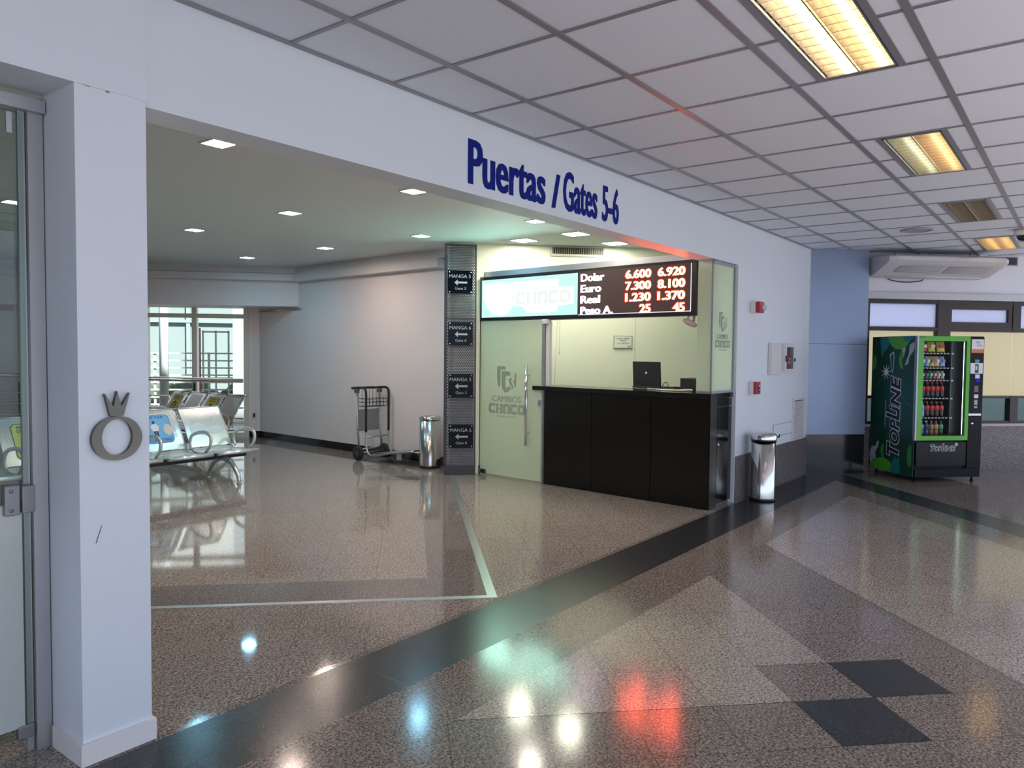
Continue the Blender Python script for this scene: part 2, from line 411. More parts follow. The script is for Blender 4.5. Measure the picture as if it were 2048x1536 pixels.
struct('trim_2', mb, mat('scuff_mark', (.12, .12, .13), .8))
mb = MB(FW); mb.box(7.46, 9.905, .002, .47, 0, .014)
struct('wall_dado', mb, M_GDADO)
mb = MB(FW); mb.box(7.45, 7.475, .002, 2.408, 0, .006); mb.box(9.885, 9.9, .47, 2.845, 0, .008)
struct('trim_3', mb, M_SKIRTW)

# blue metal clad column in the corner
mb = MB(FPN)
mb.box(4.95, 5.79, .50, 1.652, -.3, 0); mb.box(4.95, 5.79, 1.657, 3.0, -.3, 0)
mb.mi = 1; mb.box(4.95, 5.788, 1.65, 1.659, -.3, -.004)
mb.mi = 2; mb.box(4.95, 5.78, .0, .499, -.3, .006)
struct('wall_column', mb, [mat('blue_cladding', (.24, .30, .43), .34, .3), M_ALUDARK, M_GLOSSBLACK])

# ------------------------------------------------------------------ window wall behind the vending machine
mb = MB(FWW)
mb.box(5.5, 12, 0, .585, -.2, 0)
mb.mi = 1; mb.box(5.5, 12, .585, .62, -.2, .03)
struct('wall_dado_window', mb, [M_GDADO, mat('sill_stone', (.42, .38, .37), .4)])
mb = MB(FWW); mb.box(5.5, 12, 2.25, 3.2, -.2, 0); mb.mi = 1; mb.box(5.5, 12, 2.25, 2.335, 0, .05)
struct('wall_window', mb, [paint('window_wall_paint', (.70, .70, .76), .5, .03), mat('ledge', (.55, .56, .60), .5)])
mb = MB(FWW)
mb.box(7.985, 8.10, .62, .985, -.09, 0); mb.box(7.985, 8.10, 1.842, 2.25, -.09, 0)
for a0, a1 in ((5.80, 5.92), (6.89, 7.074), (9.15, 9.27), (10.3, 10.42), (11.9, 12)): mb.box(a0, a1, .62, 2.25, -.09, .0)
for b0, b1 in ((.62, .65), (.955, .985), (1.842, 1.893), (2.197, 2.25)): mb.box(5.80, 12, b0, b1, -.085, -.005)
for a0, a1 in ((7.074, 7.985), (9.27, 10.3)):
    mb.box(a0, a1, 1.893, 1.966, -.08, -.01); mb.box(a0, a1, 2.135, 2.2, -.08, -.01); mb.box(a0, a0+.02, 1.96, 2.14, -.08, -.01); mb.box(a1-.06, a1, 1.96, 2.14, -.08, -.01)
win1 = struct('window_1', mb, M_ALUDARK)
for a0, a1 in ((5.92, 6.89), (7.074, 7.985), (8.10, 9.15), (9.27, 10.3)):
    mb = MB(FWW); mb.box(a0-.01, a1+.01, 1.89, 2.2, -.06, -.052); mb.build('film_pane', frosted('lilac_film', (.80, .79, .90), .95, 0, .02) if 'lilac_film' not in MATS else MATS['lilac_film'], win1)
    mb = MB(FWW); mb.box(a0-.01, a1+.01, .645, .96, -.06, -.054); mb.build('lower_pane', MATS.get('tinted_lower') or glass('tinted_lower', (.30, .36, .35), .5), win1)
blindm = frosted('roller_blind', (.86, .77, .585), .93, 0, 0.)
for i, (a0, a1, lb) in enumerate(((5.925, 6.885, 'cream roller blind behind the green vending machine'), (7.08, 8.049, 'cream roller blind immediately right of the vending machine'), (8.053, 9.145, 'cream roller blind cut off by the right edge of the photo'))):
    r = thing('roller_blind', lb, 'blind', FWW.pt(a0, .985, -.07), 'cream roller blinds on the dark framed window')
    mb = MB(FWW); mb.box(a0, a1, .985, 1.842, -.078, -.075); mb.build('fabric', blindm, r)
    mb = MB(FWW); mb.box(a0, a1, .978, .99, -.083, -.07, .002); mb.build('bottom_bar', mat('cream_bar', (.6, .55, .42), .5), r)

# ------------------------------------------------------------------ hall walls, bulkhead, windows
mb = MB(FCW); mb.box(0, CWL, 0, 3.0, -.15, 0)
mb.box(-.02, 0, 0, 2.25, -.15, -.0)
struct('wall_hall', mb, M_HALLWALL)
mb = MB(FCW); mb.box(.0, CWL, .002, .115, 0, .012); struct('baseboard_hall', mb, M_BLACKSK)
mb = MB(FCW); mb.box(.9, 4.68, 2.73, 2.845, 0, .085); mb.box(.9, 4.62, 2.61, 2.72, 0, .14)
mb.f = FBK; mb.box(-14, -1.65, 2.74, 2.845, 0, .085); mb.box(-14, -1.68, 2.62, 2.73, 0, .14)
struct('trim_4', mb, paint('cornice_paint', (.72, .70, .71), .5, .02))
mb = MB(FBK); mb.box(-14, -1.58, 2.22, 2.845, -.95, 0); struct('wall_bulkhead', mb, M_HALLWALL)
mb = MB(FWIN); mb.box(-2.79, -2.5, 0, 2.25, -.15, .0); mb.box(-14, -6.42, 0, 2.25, -.15, 0); struct('wall_far', mb, M_HALLWALL)
mb = MB(FWIN); mb.box(-2.79, -2.5, .002, .115, 0, .012); struct('baseboard_far', mb, M_BLACKSK)
mb = MB(FWIN)
for a in (-2.79, -3.635, -4.42, -5.22, -6.02, -6.42): mb.box(a-.04, a+.04, 0, 2.25, -.07, .05)
mb.box(-6.42, -2.79, 2.05, 2.12, -.07, .045); mb.box(-6.42, -2.79, 0, .09, -.07, .045)
win2 = struct('window_2', mb, mat('window_frame_cream', (.80, .75, .65), .45))
for a0, a1 in ((-3.635, -2.79), (-4.42, -3.635), (-5.22, -4.42), (-6.02, -5.22)):
    mb = MB(FWIN); mb.box(a0, a1, .0, 2.25, -.03, -.022); mb.build('window_pane', glass('hall_window_glass', (.93, .96, .92), .3) if 'hall_window_glass' not in MATS else MATS['hall_window_glass'], win2)
mb = MB(); wbox(mb, -3.2, -3.0, 3.0, 22, 0, 3.0); struct('wall_left', mb, M_HALLWALL)
# small steel rod on the soffit corner
rod = MB(); rod.tube([FCW.pt(.05, 2.17, .012), FCW.pt(1.32, 2.185, .02)], .012)
tag(rod.build('curtain_rod', M_STEEL), 'thin grey metal rod on the hall wall under the bulkhead corner', 'rod')

# ------------------------------------------------------------------ kiosk rear wall, jamb
mb = MB(FKW); mb.box(.45, 5.2, 0, 2.95, -.1, 0); mb.mi = 1; mb.box(2.83, 2.836, .1, 2.60, 0, .002)
struct('wall_kiosk', mb, [paint('kiosk_paint', (.88, .88, .74), .5, .02), mat('seam', (.55, .55, .46), .6)])
mb = MB(FK); mb.box(-.075, -.035, .1, 2.44, -.06, -.02); mb.mi = 1; mb.box(-.08, -.03, .002, .1, -.062, -.015)
struct('trim_5', mb, [mat('dark_jamb', (.10, .095, .07), .5), M_BLACKSK])
mb = MB(FK); mb.box(.992, 1.03, .002, 1.89, -.06, .0); struct('trim_6', mb, M_ALU)

# ================================================================== THINGS
# ------------------------------------------------------------------ lettering on the beam
M_BLUE = mat('blue_vinyl', (.004, .014, .20), .55, spec=.12)
t = thing('gate_lettering', 'large blue lettering on the white beam reading Puertas / Gates 5-6', 'sign', FW.pt(3.29, 2.46, .0))
for nm, body, a, wd, b, h in (('word', 'Puertas', 3.291, .77, 2.459, .256), ('slash', '/', 4.13, .10, 2.458, .225), ('word', 'Gates', 4.265, .445, 2.461, .266), ('number', '5-6', 4.775, .245, 2.463, .262)):
    text_mesh(nm, body, FW, a, b, M_BLUE, width=wd, height=h, offset=.012, bold=.028, parent=t, ext=.002, c=.0012)

# ring and crown emblem on the post
t = thing('ring_emblem', 'polished steel ring emblem with a pointed crown on the white post', 'emblem', (1.316, 2.83, 1.09))
def ring_pts(rx, rz, cx, cz, n=64): return [(cx+rx*math.cos(2*PI*i/n), cz+rz*math.sin(2*PI*i/n)) for i in range(n)]
FPOST = Frame((0, 2.83, 0), (1, 0, 0)); mb = MB(FPOST)
o_, i_ = ring_pts(.090, .081, 1.316, 1.176), ring_pts(.055, .067, 1.316, 1.180)
for i in range(64):
    j = (i+1) % 64
    A = [mb.f.pt(*p, c) for p, c in ((o_[i], .018), (o_[j], .018), (i_[j], .018), (i_[i], .018))]
    B = [mb.f.pt(*p, c) for p, c in ((o_[i], .0), (o_[j], .0), (i_[j], .0), (i_[i], .0))]
    A = [mb.bm.verts.new(p) for p in A]; B = [mb.bm.verts.new(p) for p in B]
    mb.face(A); mb.face(B[::-1]); mb.face([A[0], B[0], B[1], A[1]]); mb.face([A[2], B[2], B[3], A[3]])
bmesh.ops.remove_doubles(mb.bm, verts=mb.bm.verts, dist=1e-5)
mb.build('ring', mat('mirror_steel', (.13, .125, .105), .14, 1.), t)
mb = MB(FPOST); mb.poly([(1.291, 1.258), (1.272, 1.340), (1.302, 1.292), (1.316, 1.348), (1.330, 1.292), (1.361, 1.341), (1.338, 1.258)], 0.001, .02)
mb.build('crown', MATS['mirror_steel'], t)

# ------------------------------------------------------------------ glass shop door at the left edge
M_FRAME = mat('door_frame_alu', (.46, .47, .48), .38, .6)
fd = Frame((0, 3.10, 0), (1, 0, 0))
mb = MB(fd); mb.box(1.135, 1.185, .0, 2.40, -.03, .02); mb.box(.05, 1.185, 2.355, 2.40, -.03, .045); mb.box(1.108, 1.13, .0, 2.355, -.012, .004); d1 = struct('door_1', mb, M_FRAME)
mb = MB(fd); mb.box(.12, 1.125, .06, 2.35, -.005, .005); mb.build('door_glass', M_GLASSG, d1)
mb = MB(fd); mb.box(1.04, 1.09, .895, 1.005, .006, .026, .004); mb.box(1.095, 1.138, .9, 1.0, .006, .03, .003); mb.lathe([(0, .004), (.007, .004), (.007, 0)], fd.pt(1.06, .985, .026), fd.n, 12); mb.lathe([(0, .004), (.007, .004), (.007, 0)], fd.pt(1.06, .915, .026), fd.n, 12); mb.build('hinge', mat('hinge_grey', (.26, .26, .27), .4, .5), d1)
mb = MB(fd); mb.box(1.075, 1.13, .055, .105, -.012, .014, .004); mb.build('patch_fitting', MATS['hinge_grey'], d1)
mb = MB(fd); mb.box(1.07, 1.09, 2.27, 2.345, .005, .012, .002); mb.build('top_clip', M_ALU, d1)
mb = MB(fd); mb.box(.12, 1.10, .10, .93, .0055, .0065); mb.build('white_film', M_FROSTW, d1)
mb = MB(fd); mb.box(.12, 1.10, .93, .936, .0055, .0075); mb.build('film_edge', mat('green_glass_edge', (.10, .30, .25), .1), d1)

# ------------------------------------------------------------------ exchange kiosk: glass door
mb = MB(FK); mb.box(-.005, .985, .02, 1.9, -.012, 0); d2 = struct('door_2', mb, M_FROST)
FKD = Frame(KL + FK.n*.0, FK.u)
GL = {'C': [[(.15, 0), (.95, 0), (.95, .28), (.35, .28), (.30, .33), (.30, .67), (.35, .72), (.95, .72), (.95, 1), (.15, 1), (0, .85), (0, .15)]],
 'H': [[(0, 0), (.40, 0), (.40, .14), (.29, .30), (.29, .62), (.40, .80), (.40, 1), (0, 1)], [(1, 0), (.60, 0), (.60, .14), (.71, .30), (.71, .62), (.60, .80), (.60, 1), (1, 1)], [(.29, .42), (.71, .42), (.71, .56), (.29, .56)]],
 'A': [[(0, 0), (.40, 0), (.40, .14), (.29, .28), (.29, .62), (.40, .72), (.60, .72), (.71, .62), (.71, .28), (.60, .14), (.60, 0), (1, 0), (1, .85), (.85, 1), (.15, 1), (0, .85)]],
 'O': [[(.15, 0), (.5, 0), (.5, .28), (.35, .28), (.30, .33), (.30, .67), (.35, .72), (.5, .72), (.5, 1), (.15, 1), (0, .85), (0, .15)], [(.85, 0), (.5, 0), (.5, .28), (.65, .28), (.70, .33), (.70, .67), (.65, .72), (.5, .72), (.5, 1), (.85, 1), (1, .85), (1, .15)]]}
def glyphs(nm, fr, a, b, w_, h, m, parent, c):
    """CHACO in heavy rounded block letters"""
    q = MB(fr); cw = w_/5.25
    for i, ch in enumerate('CHACO'):
        for pts in GL[ch]: q.poly([(a+i*cw*1.0625+x*cw, b+y*h) for x, y in pts], c, c+.001)
    return q.build(nm, m, parent)
def logo(fr, a, b, s, parent, m, c=.0015):
    """shield of nested brackets above CAMBIOS / CHACO; a = centre, b = base of the small line, s = width of the big word"""
    k = s/.59
    def P(pts): return [(a+(x)*k, b+.30*k+(y)*k) for x, y in pts]
    mb = MB(fr)
    # outer bracket, inner bracket, wedge, bar
    mb.poly(P([(-.16, .30), (-.155, .315), (-.04, .315), (-.02, .30), (-.02, .275), (-.09, .275), (-.105, .265), (-.105, .09), (-.125, .055), (-.15, .10), (-.16, .16)]), c, c+.001)
    mb.poly(P([(-.085, .24), (-.07, .255), (.03, .255), (.055, .24), (.055, .205), (-.005, .205), (-.02, .19), (-.02, .07), (-.005, .055), (.05, .085), (.06, .04), (.02, .005), (-.03, -.005), (-.065, .03), (-.085, .09)]), c, c+.001)
    mb.poly(P([(.03, .155), (.075, .18), (.085, .165), (.06, .14), (.085, .115), (.105, .075), (.10, .05), (.075, .035), (.08, .075), (.05, .105)]), c, c+.001)
    mb.poly(P([(.125, .06), (.15, .075), (.155, .235), (.13, .235), (.125, .16), (.105, .13), (.125, .105)]), c, c+.001)
    g = mb.build('logo_shield', m, parent)
    text_mesh('logo_word', 'CAMBIOS', fr, a-.005*k, b+.185*k, m, width=.47*k, height=.075*k, align='CENTER', bold=.025, c=c, parent=parent)
    glyphs('logo_word', fr, a-.295*k, b+.045*k, .59*k, .118*k, m, parent, c)
    text_mesh('logo_small_line', 'SOCIEDAD ANONIMA', fr, a, b, m, width=.32*k, height=.018*k, align='CENTER', c=c, parent=parent)
logo(FK, .441, .728, .59, d2, M_FROSTDK)
mb = MB(FK); mb.tube([FK.pt(.80, .43, .055), FK.pt(.80, 1.385, .055)], .016, 16); mb.tube([FK.pt(.80, 1.24, .0), FK.pt(.80, 1.24, .05)], .009); mb.tube([FK.pt(.80, .57, .0), FK.pt(.80, .57, .05)], .009); mb.build('pull_handle', M_CHROME, d2)
mb = MB(FK); mb.box(-.005, .11, .015, .07, -.02, .012, .003); mb.build('floor_patch', M_STEEL, d2)
mb = MB(FK); mb.box(.945, .99, .895, .965, -.02, .012, .004); mb.lathe([(0, .006), (.009, .006), (.009, 0)], FK.pt(.968, .93, .012), FK.n, 12); mb.build('lock', M_STEEL, d2)

# folded blind beside the jamb and its bracket
t = thing('folded_shutter', 'white slatted shutter folded against the jamb above the black counter', 'shutter', FK.pt(1.06, 1.126, -.04))
for k_ in range(3):
    mb = MB(FK); mb.box(1.033+.022*k_, 1.05+.022*k_, 1.127, 1.86, -.05, -.012+.004*k_, .003); mb.build('slat', M_WHITE, t)
mb = MB(FK); mb.box(1.0, 1.085, 1.835, 1.888, -.05, .03, .008); mb.build('bracket', M_WHITE, t)
# pull cords
for i, (a, z0, bead) in enumerate(((1.15, 1.13, False), (1.22, 1.50, True))):
    mb = MB(); mb.tube([FK.pt(a+.035*(not bead), 1.89, -.03), FK.pt(a, z0, -.03)], .0025, 6)
    t = thing('hanging_cord', ['long pale cord hanging nearest the white folded shutter', 'short pale cord with a bead hanging in the kiosk opening'][i], 'cord', FK.pt(a, z0, -.03)); mb.build('cord', mat('cord', (.62, .62, .50), .6), t)
    if bead:
        mb = MB(); mb.lathe([(0, 0), (.008, .006), (.008, .03), (.003, .045), (0, .045)], FK.pt(a, z0-.01, -.03), seg=10); mb.build('toggle', M_WHITE, t)

# ------------------------------------------------------------------ counter
ctr = thing('service_counter', 'glossy black kiosk counter with a thin overhanging top', 'counter', FK.pt(2.05, 0, -.3))
M_LAM = mat('black_laminate', (.007, .006, .005), .22, spec=.35)
for a0, a1 in ((1.003, 1.697), (1.703, 2.447), (2.453, 3.10)):
    mb = MB(FK); mb.box(a0, a1, .004, 1.078, -.03, 0); mb.build('front_panel', M_LAM, ctr)
mb = MB(FK); mb.box(1.0, 3.09, .004, 1.07, -.034, -.030); mb.build('seam_strip', mat('seam_dark', (.10, .085, .075), .5), ctr)
mb = MB(FK); top = [(.865, 0), (3.118, 0)]
P1, P2, P3, P4 = FK.pt(.865, 0, .022), Vector((6.885, 2.862, 0)), Vector((7.445, 2.862, 0)), FK.pt(.865, 0, -.50)
P3b = Vector((7.445, 3.6, 0)); zz = Vector((0, 0, 1))
for Pq in (P1, P2, P3, P3b, P4): Pq.z = 0
mb = MB(); Q = [P1, P2, P3, P3b, P4]
A = [mb.bm.verts.new(p+zz*1.125) for p in Q]; B = [mb.bm.verts.new(p+zz*1.08) for p in Q]
mb.face(A); mb.face(B[::-1])
for i in range(5): mb.face([A[i], B[i], B[(i+1) % 5], A[(i+1) % 5]])
mb.build('countertop', M_GLOSSBLACK, ctr)
FC = Frame((0, 2.872, 0), (1, 0, 0))
mb = MB(FC); mb.box(6.905, 7.07, .004, 1.078, -.02, 0.); mb.build('corner_panel', M_LAM, ctr)
dr = MB(FC); dr.box(7.076, 7.44, .04, .985, -.02, .002); dr = dr.build('door_panel', M_GLOSSBLACK, ctr)
mb = MB(FC); mb.lathe([(0, .012), (.014, .010), (.014, 0)], FC.pt(7.10, .62, .002), FC.n, 16); mb.build('lock', M_CHROME, dr)
mb = MB(FC); mb.box(7.076, 7.44, .995, 1.07, -.02, .002); mb.build('top_rail', M_GLOSSBLACK, ctr)
mb = MB(FC); mb.box(6.905, 7.44, .004, 1.07, -.03, -.022); mb.build('end_frame', MATS['seam_dark'], ctr)

# frosted side pane over the counter end
sp = thing('frosted_side_pane', 'frosted green glass pane with grey logo standing on the counter end', 'glass pane', (7.18, 2.885, 1.126))
FG = Frame((0, 2.872, 0), (1, 0, 0))
mb = MB(FG); mb.box(6.915, 7.44, 1.15, 2.38, -.012, 0); mb.build('pane', M_FROST, sp)
mb = MB(FG); mb.box(6.91, 7.445, 1.127, 1.15, -.018, .006); mb.box(6.91, 7.447, 2.375, 2.405, -.02, .006); mb.box(7.425, 7.447, 1.15, 2.375, -.02, .008); mb.box(6.905, 6.915, 1.15, 2.375, -.014, .002); mb.build('frame', mat('pane_frame', (.30, .32, .34), .4, .5), sp)
logo(FG, 7.165, 1.545, .36, sp, M_FROSTDK)
mb = MB(FK); mb.box(2.955, 3.098, 1.15, 2.405, -.012, 0); mb.build('return_pane', M_FROST, sp)
mb = MB(FK); mb.box(2.955, 3.10, 1.127, 1.15, -.018, .004); mb.build('return_foot', MATS['pane_frame'], sp)

# ------------------------------------------------------------------ LED rate board
led = thing('rate_board', 'long black illuminated exchange rate board hung over the counter', 'sign', FK.pt(1.46, 1.885, -.05))
mb = MB(FK); mb.box(-.024, 2.945, 1.882, 2.425, -.13, 0, .006); mb.mi = 0; case = mb.build('housing', mat('board_case', (.010, .010, .011), .3), led)
E_PANEL = emis('led_white', (.50, 1.0, .78), 6.); E_MINT = emis('led_mint', (.68, 1.12, 1.02), .5)
E_RED = emis('led_red', (1., .11, .05), 15.); E_HALO = emis('painted_halo', (.75, .03, .01), .7); E_WHITE = emis('led_text_white', (1., .86, .95), 3.5)
mb = MB(FK); mb.box(.012, 1.492, 1.93, 2.385, .0005, .003); mb.build('logo_screen', E_MINT, led)
mb = MB(FK)
mb.poly([(.05, 2.335), (.30, 2.345), (.52, 2.33), (.52, 2.03), (.42, 1.965), (.33, 1.945), (.22, 1.965), (.10, 2.06), (.05, 2.15)], .0035, .004)
mb.poly([(.54, 2.335), (1.22, 2.335), (1.22, 2.245), (1.44, 2.24), (1.44, 2.05), (1.22, 2.04), (1.2, 1.97), (.75, 1.97), (.7, 2.04), (.54, 2.06)], .0035, .004)
glow = mb.build('logo_glow', E_PANEL, led)
E_GREY = emis('led_pale_grey', (.95, 1.02, 1.), .5)
glyphs('logo_word', FK, .58, 2.065, .82, .15, E_GREY, glow, .0042)
text_mesh('logo_word', 'CAMBIOS', FK, .66, 2.265, E_GREY, width=.50, height=.05, offset=.0, bold=.02, c=.0042, parent=glow, ext=.0005)
mb = MB(FK); mb.box(1.505, 2.885, 1.925, 2.395, .0005, .0025); mb.build('rates_screen', mat('led_off', (.045, .028, .026), .5, emit=(1, .45, .4), estr=.012), led)
for i, (nm, w_, v1, v2) in enumerate((('Dolar', .315, '6.600', '6.920'), ('Euro', .275, '7.300', '8.100'), ('Real', .262, '1.230', '1.370'), ('Peso A.', .43, '25', '45'))):
    z = 2.284 - i*.1185
    text_mesh('rate_name', nm, FK, 1.535, z, E_WHITE, width=w_, height=.082, offset=.01, bold=.03, c=.0048, parent=led, ext=.0006)
    for v, x1, w2 in ((v1, 2.430, .312), (v2, 2.818, .312)):
        ww = w2 if len(v) == 5 else .135
        text_mesh('rate_halo', v, FK, x1+.009, z-.011, E_HALO, width=ww+.022, height=.106, offset=.07, c=.0030, parent=led, align='RIGHT', ext=.0006)  # red glow around the figures, drawn as larger emissive lettering behind them
        text_mesh('rate_figure', v, FK, x1, z-.002, E_RED, width=ww, height=.086, offset=.015, bold=.035, c=.0048, parent=led, align='RIGHT', ext=.0006)
mb = MB(FK); mb.box(1.505, 2.885, 1.922, 1.929, .003, .0045); mb.box(2.878, 2.885, 1.929, 2.39, .003, .0045); mb.build('edge_line', emis('led_lilac', (.75, .68, .85), .85), led)
t = thing('header_beam', 'grey aluminium beam running along the top of the rate board', 'beam', FK.pt(1.4, 2.43, -.09))
mb = MB(FK); mb.box(-.07, 3.0, 2.43, 2.495, -.12, -.055); mb.build('beam', M_ALU, t)
mb = MB(FK)
for a in (2.82,): mb.box(a-.012, a+.012, 2.495, 2.845, -.10, -.075)
mb.build('hanger', M_ALUDARK, t)
# small swivel lamp / webcam below the board
t = thing('swivel_webcam', 'small white swivel camera hanging under the right end of the rate board', 'camera', FK.pt(2.86, 1.80, -.04))
mb = MB(); mb.tube([FK.pt(2.90, 1.882, -.04), FK.pt(2.895, 1.82, -.03)], .012); mb.build('stem', mat('cam_grey', (.35, .30, .30), .4), t)
mb = MB(); mb.tube([FK.pt(2.84, 1.882, -.04), FK.pt(2.83, 1.85, -.03), FK.pt(2.80, 1.83, -.02)], .006); mb.build('bracket', mat('cam_grey', (.35, .30, .30), .4), t)
mb = MB(FK); mb.lathe([(0, -.075), (.018, -.07), (.03, -.02), (.028, .03), (.018, .075), (0, .08)], FK.pt(2.86, 1.812, -.02), (FK.u*1 + Vector((0, 0, -.45))).normalized(), 18); mb.build('body', mat('cam_pink', (.50, .40, .40), .4), t)

# ------------------------------------------------------------------ inside the kiosk
t = thing('wage_notice', 'white notice in a thin frame about the minimum wage on the kiosk rear wall', 'notice', FKW.pt(2.67, 1.57, .002))
mb = MB(FKW); mb.box(2.55, 2.793, 1.572, 1.732, .001, .012); mb.build('frame', mat('notice_frame', (.36, .36, .28), .5), t)
mb = MB(FKW); mb.box(2.558, 2.785, 1.58, 1.724, .012, .014); pg = mb.build('sheet', mat('paper', (.82, .82, .70), .7), t)
for s, z, w_ in (('SALARIO MINIMO', 1.688, .17), ('VIGENTE', 1.662, .085), ('G. 2.289.324', 1.628, .145), ('Bancos', 1.592, .04)):
    text_mesh('line', s, FKW, 2.672 if s != 'Bancos' else 2.755, z, mat('ink', (.07, .07, .06), .7), width=w_, height=.017, align='CENTER', bold=.02, c=.0142, parent=pg, ext=.0004)
t = thing('air_grille', 'rectangular slatted air grille high on the kiosk rear wall', 'vent', FKW.pt(2.07, 2.715, .002))
mb = MB(FKW)
mb.box(1.722, 2.425, 2.825, 2.842, .001, .02); mb.box(1.722, 2.425, 2.715, 2.742, .001, .02); mb.box(1.722, 1.748, 2.742, 2.825, .001, .02); mb.box(2.40, 2.425, 2.742, 2.825, .001, .02); mb.build('frame', mat('grille_cream', (.68, .66, .55), .5), t)
mb = MB(FKW); mb.box(1.748, 2.40, 2.742, 2.825, .001, .004); mb.build('dark_opening', M_BLACK, t)
for k_ in range(24):
    a = 1.758+k_*.0275; mb = MB(FKW); mb.box(a, a+.006, 2.742, 2.825, .004, .018); mb.build('blade', mat('grille_blade', (.34, .33, .27), .5), t)
# laptop with its back to the hall
CTZ = 1.126
lp = thing('laptop', 'open black laptop on the counter with its lid facing out', 'laptop', (7.42, 3.86, CTZ))
FL = Frame((7.545, 4.06, CTZ), (-.31, -.95, 0))
mb = MB(FL); mb.box(0, .42, .001, .022, -.30, 0, .004); mb.build('base', M_BLACK, lp)
mb = MB(FL); nb = []
for (a, b, c) in ((0, .02, -.01), (.425, .02, -.01), (.425, .295, .005), (.0, .295, .005)): nb.append((a, b, c))
v = [FL.pt(a, b, c) for a, b, c in nb] + [FL.pt(a, b-.002, c-.012) for a, b, c in nb]
vv = mb.hexa(v); bmesh.ops.bevel(mb.bm, geom=mb.bm.edges[:], offset=.004, segments=2, affect='EDGES'); lid = mb.build('lid', mat('laptop_lid', (.018, .018, .019), .32), lp)
mb = MB(); ctrp = FL.pt(.21, .165, -.002); ax = (FL.n + Vector((0, 0, -.05))).normalized()
mb.lathe([(0, .002), (.016, .002), (.018, 0)], ctrp, ax, 20); mb.lathe([(0, .004), (.006, .004), (.006, 0)], ctrp, ax, 12); mb.build('badge', M_STEEL, lid)
# black device behind the glass edge, cables
t = thing('card_terminal', 'black box device on the counter beside the frosted pane', 'device', (7.3, 3.35, CTZ))
fdv = Frame((7.42, 3.43, CTZ), (-.35, -.94, 0)); mb = MB(fdv); mb.box(.0, .34, .001, .13, -.22, 0, .006); mb.build('case', M_BLACK, t)
mb = MB(fdv); mb.box(-.10, .0, .001, .035, -.12, 0, .004); mb.build('power_brick', M_BLACK, t)
mb = MB(); mb.tube(smooth_path([(7.40, 3.80, CTZ+.006), (7.33, 3.62, CTZ+.006), (7.28, 3.40, CTZ+.008), (7.22, 3.22, CTZ+.02), (7.16, 3.20, CTZ+.008), (7.18, 3.4, CTZ+.006), (7.24, 3.62, CTZ+.006)]), .006, 8)
tag(mb.build('white_cable', mat('cable_cream', (.60, .58, .45), .5)), 'pale cable looped along the counter edge beside the laptop', 'cable')
mb = MB(); mb.tube(smooth_path([(7.36, 3.615, CTZ+.004), (7.38, 3.60, CTZ+.06), (7.39, 3.575, CTZ+.08), (7.38, 3.55, CTZ+.06), (7.37, 3.54, CTZ+.004)]), .004, 8)
tag(mb.build('black_cable', M_BLACK), 'thin black cable arching between laptop and box device', 'cable')

# ------------------------------------------------------------------ perforated pillar with gate signs
pil = thing('perforated_pillar', 'tall dark perforated metal pillar carrying the gate signs', 'pillar', FP.pt(.19, 0, -.1))
M_PERF = perforated('perforated_sheet', (.085, .085, .09), .6, .4, .022, .019, .0068, 'B')
M_PFR = mat('pillar_frame', (.055, .052, .055), .4, .6)
for b0, b1 in ((.115, .948), (.956, 1.911), (1.919, 2.80)):
    mb = MB(FP); mb.box(.012, .375, b0, b1, -.003, 0); mb.build('perforated_panel', M_PERF, pil)
mb = MB(FP)
for a0, a1 in ((0, .016), (.37, .387)): mb.box(a0, a1, .003, 2.815, -.02, .004)
for b0, b1 in ((.003, .115), (.946, .958), (1.909, 1.921), (2.80, 2.815)): mb.box(.0, .387, b0, b1, -.016, .003)
mb.build('frame', M_PFR, pil)
mb = MB(FP); mb.box(.0, .387, .003, .10, -.05, .008); mb.build('base_plate', M_PFR, pil)
mb = MB(FP); mb.box(.105, .365, .02, 2.843, -.09, -.045); mb.build('core_column', paint('core_white', (.88, .87, .84), .6, .03), pil)
mb = MB(FP); mb.box(.0, .1, .02, 2.7, -.12, -.11); mb.build('rear_sheet', mat('rear_dark', (.03, .03, .035), .6), pil)
SIGNM = mat('black_acrylic', (.004, .005, .010), .05, spec=.12); M_SGN = mat('sign_text', (.40, .42, .43), .5)
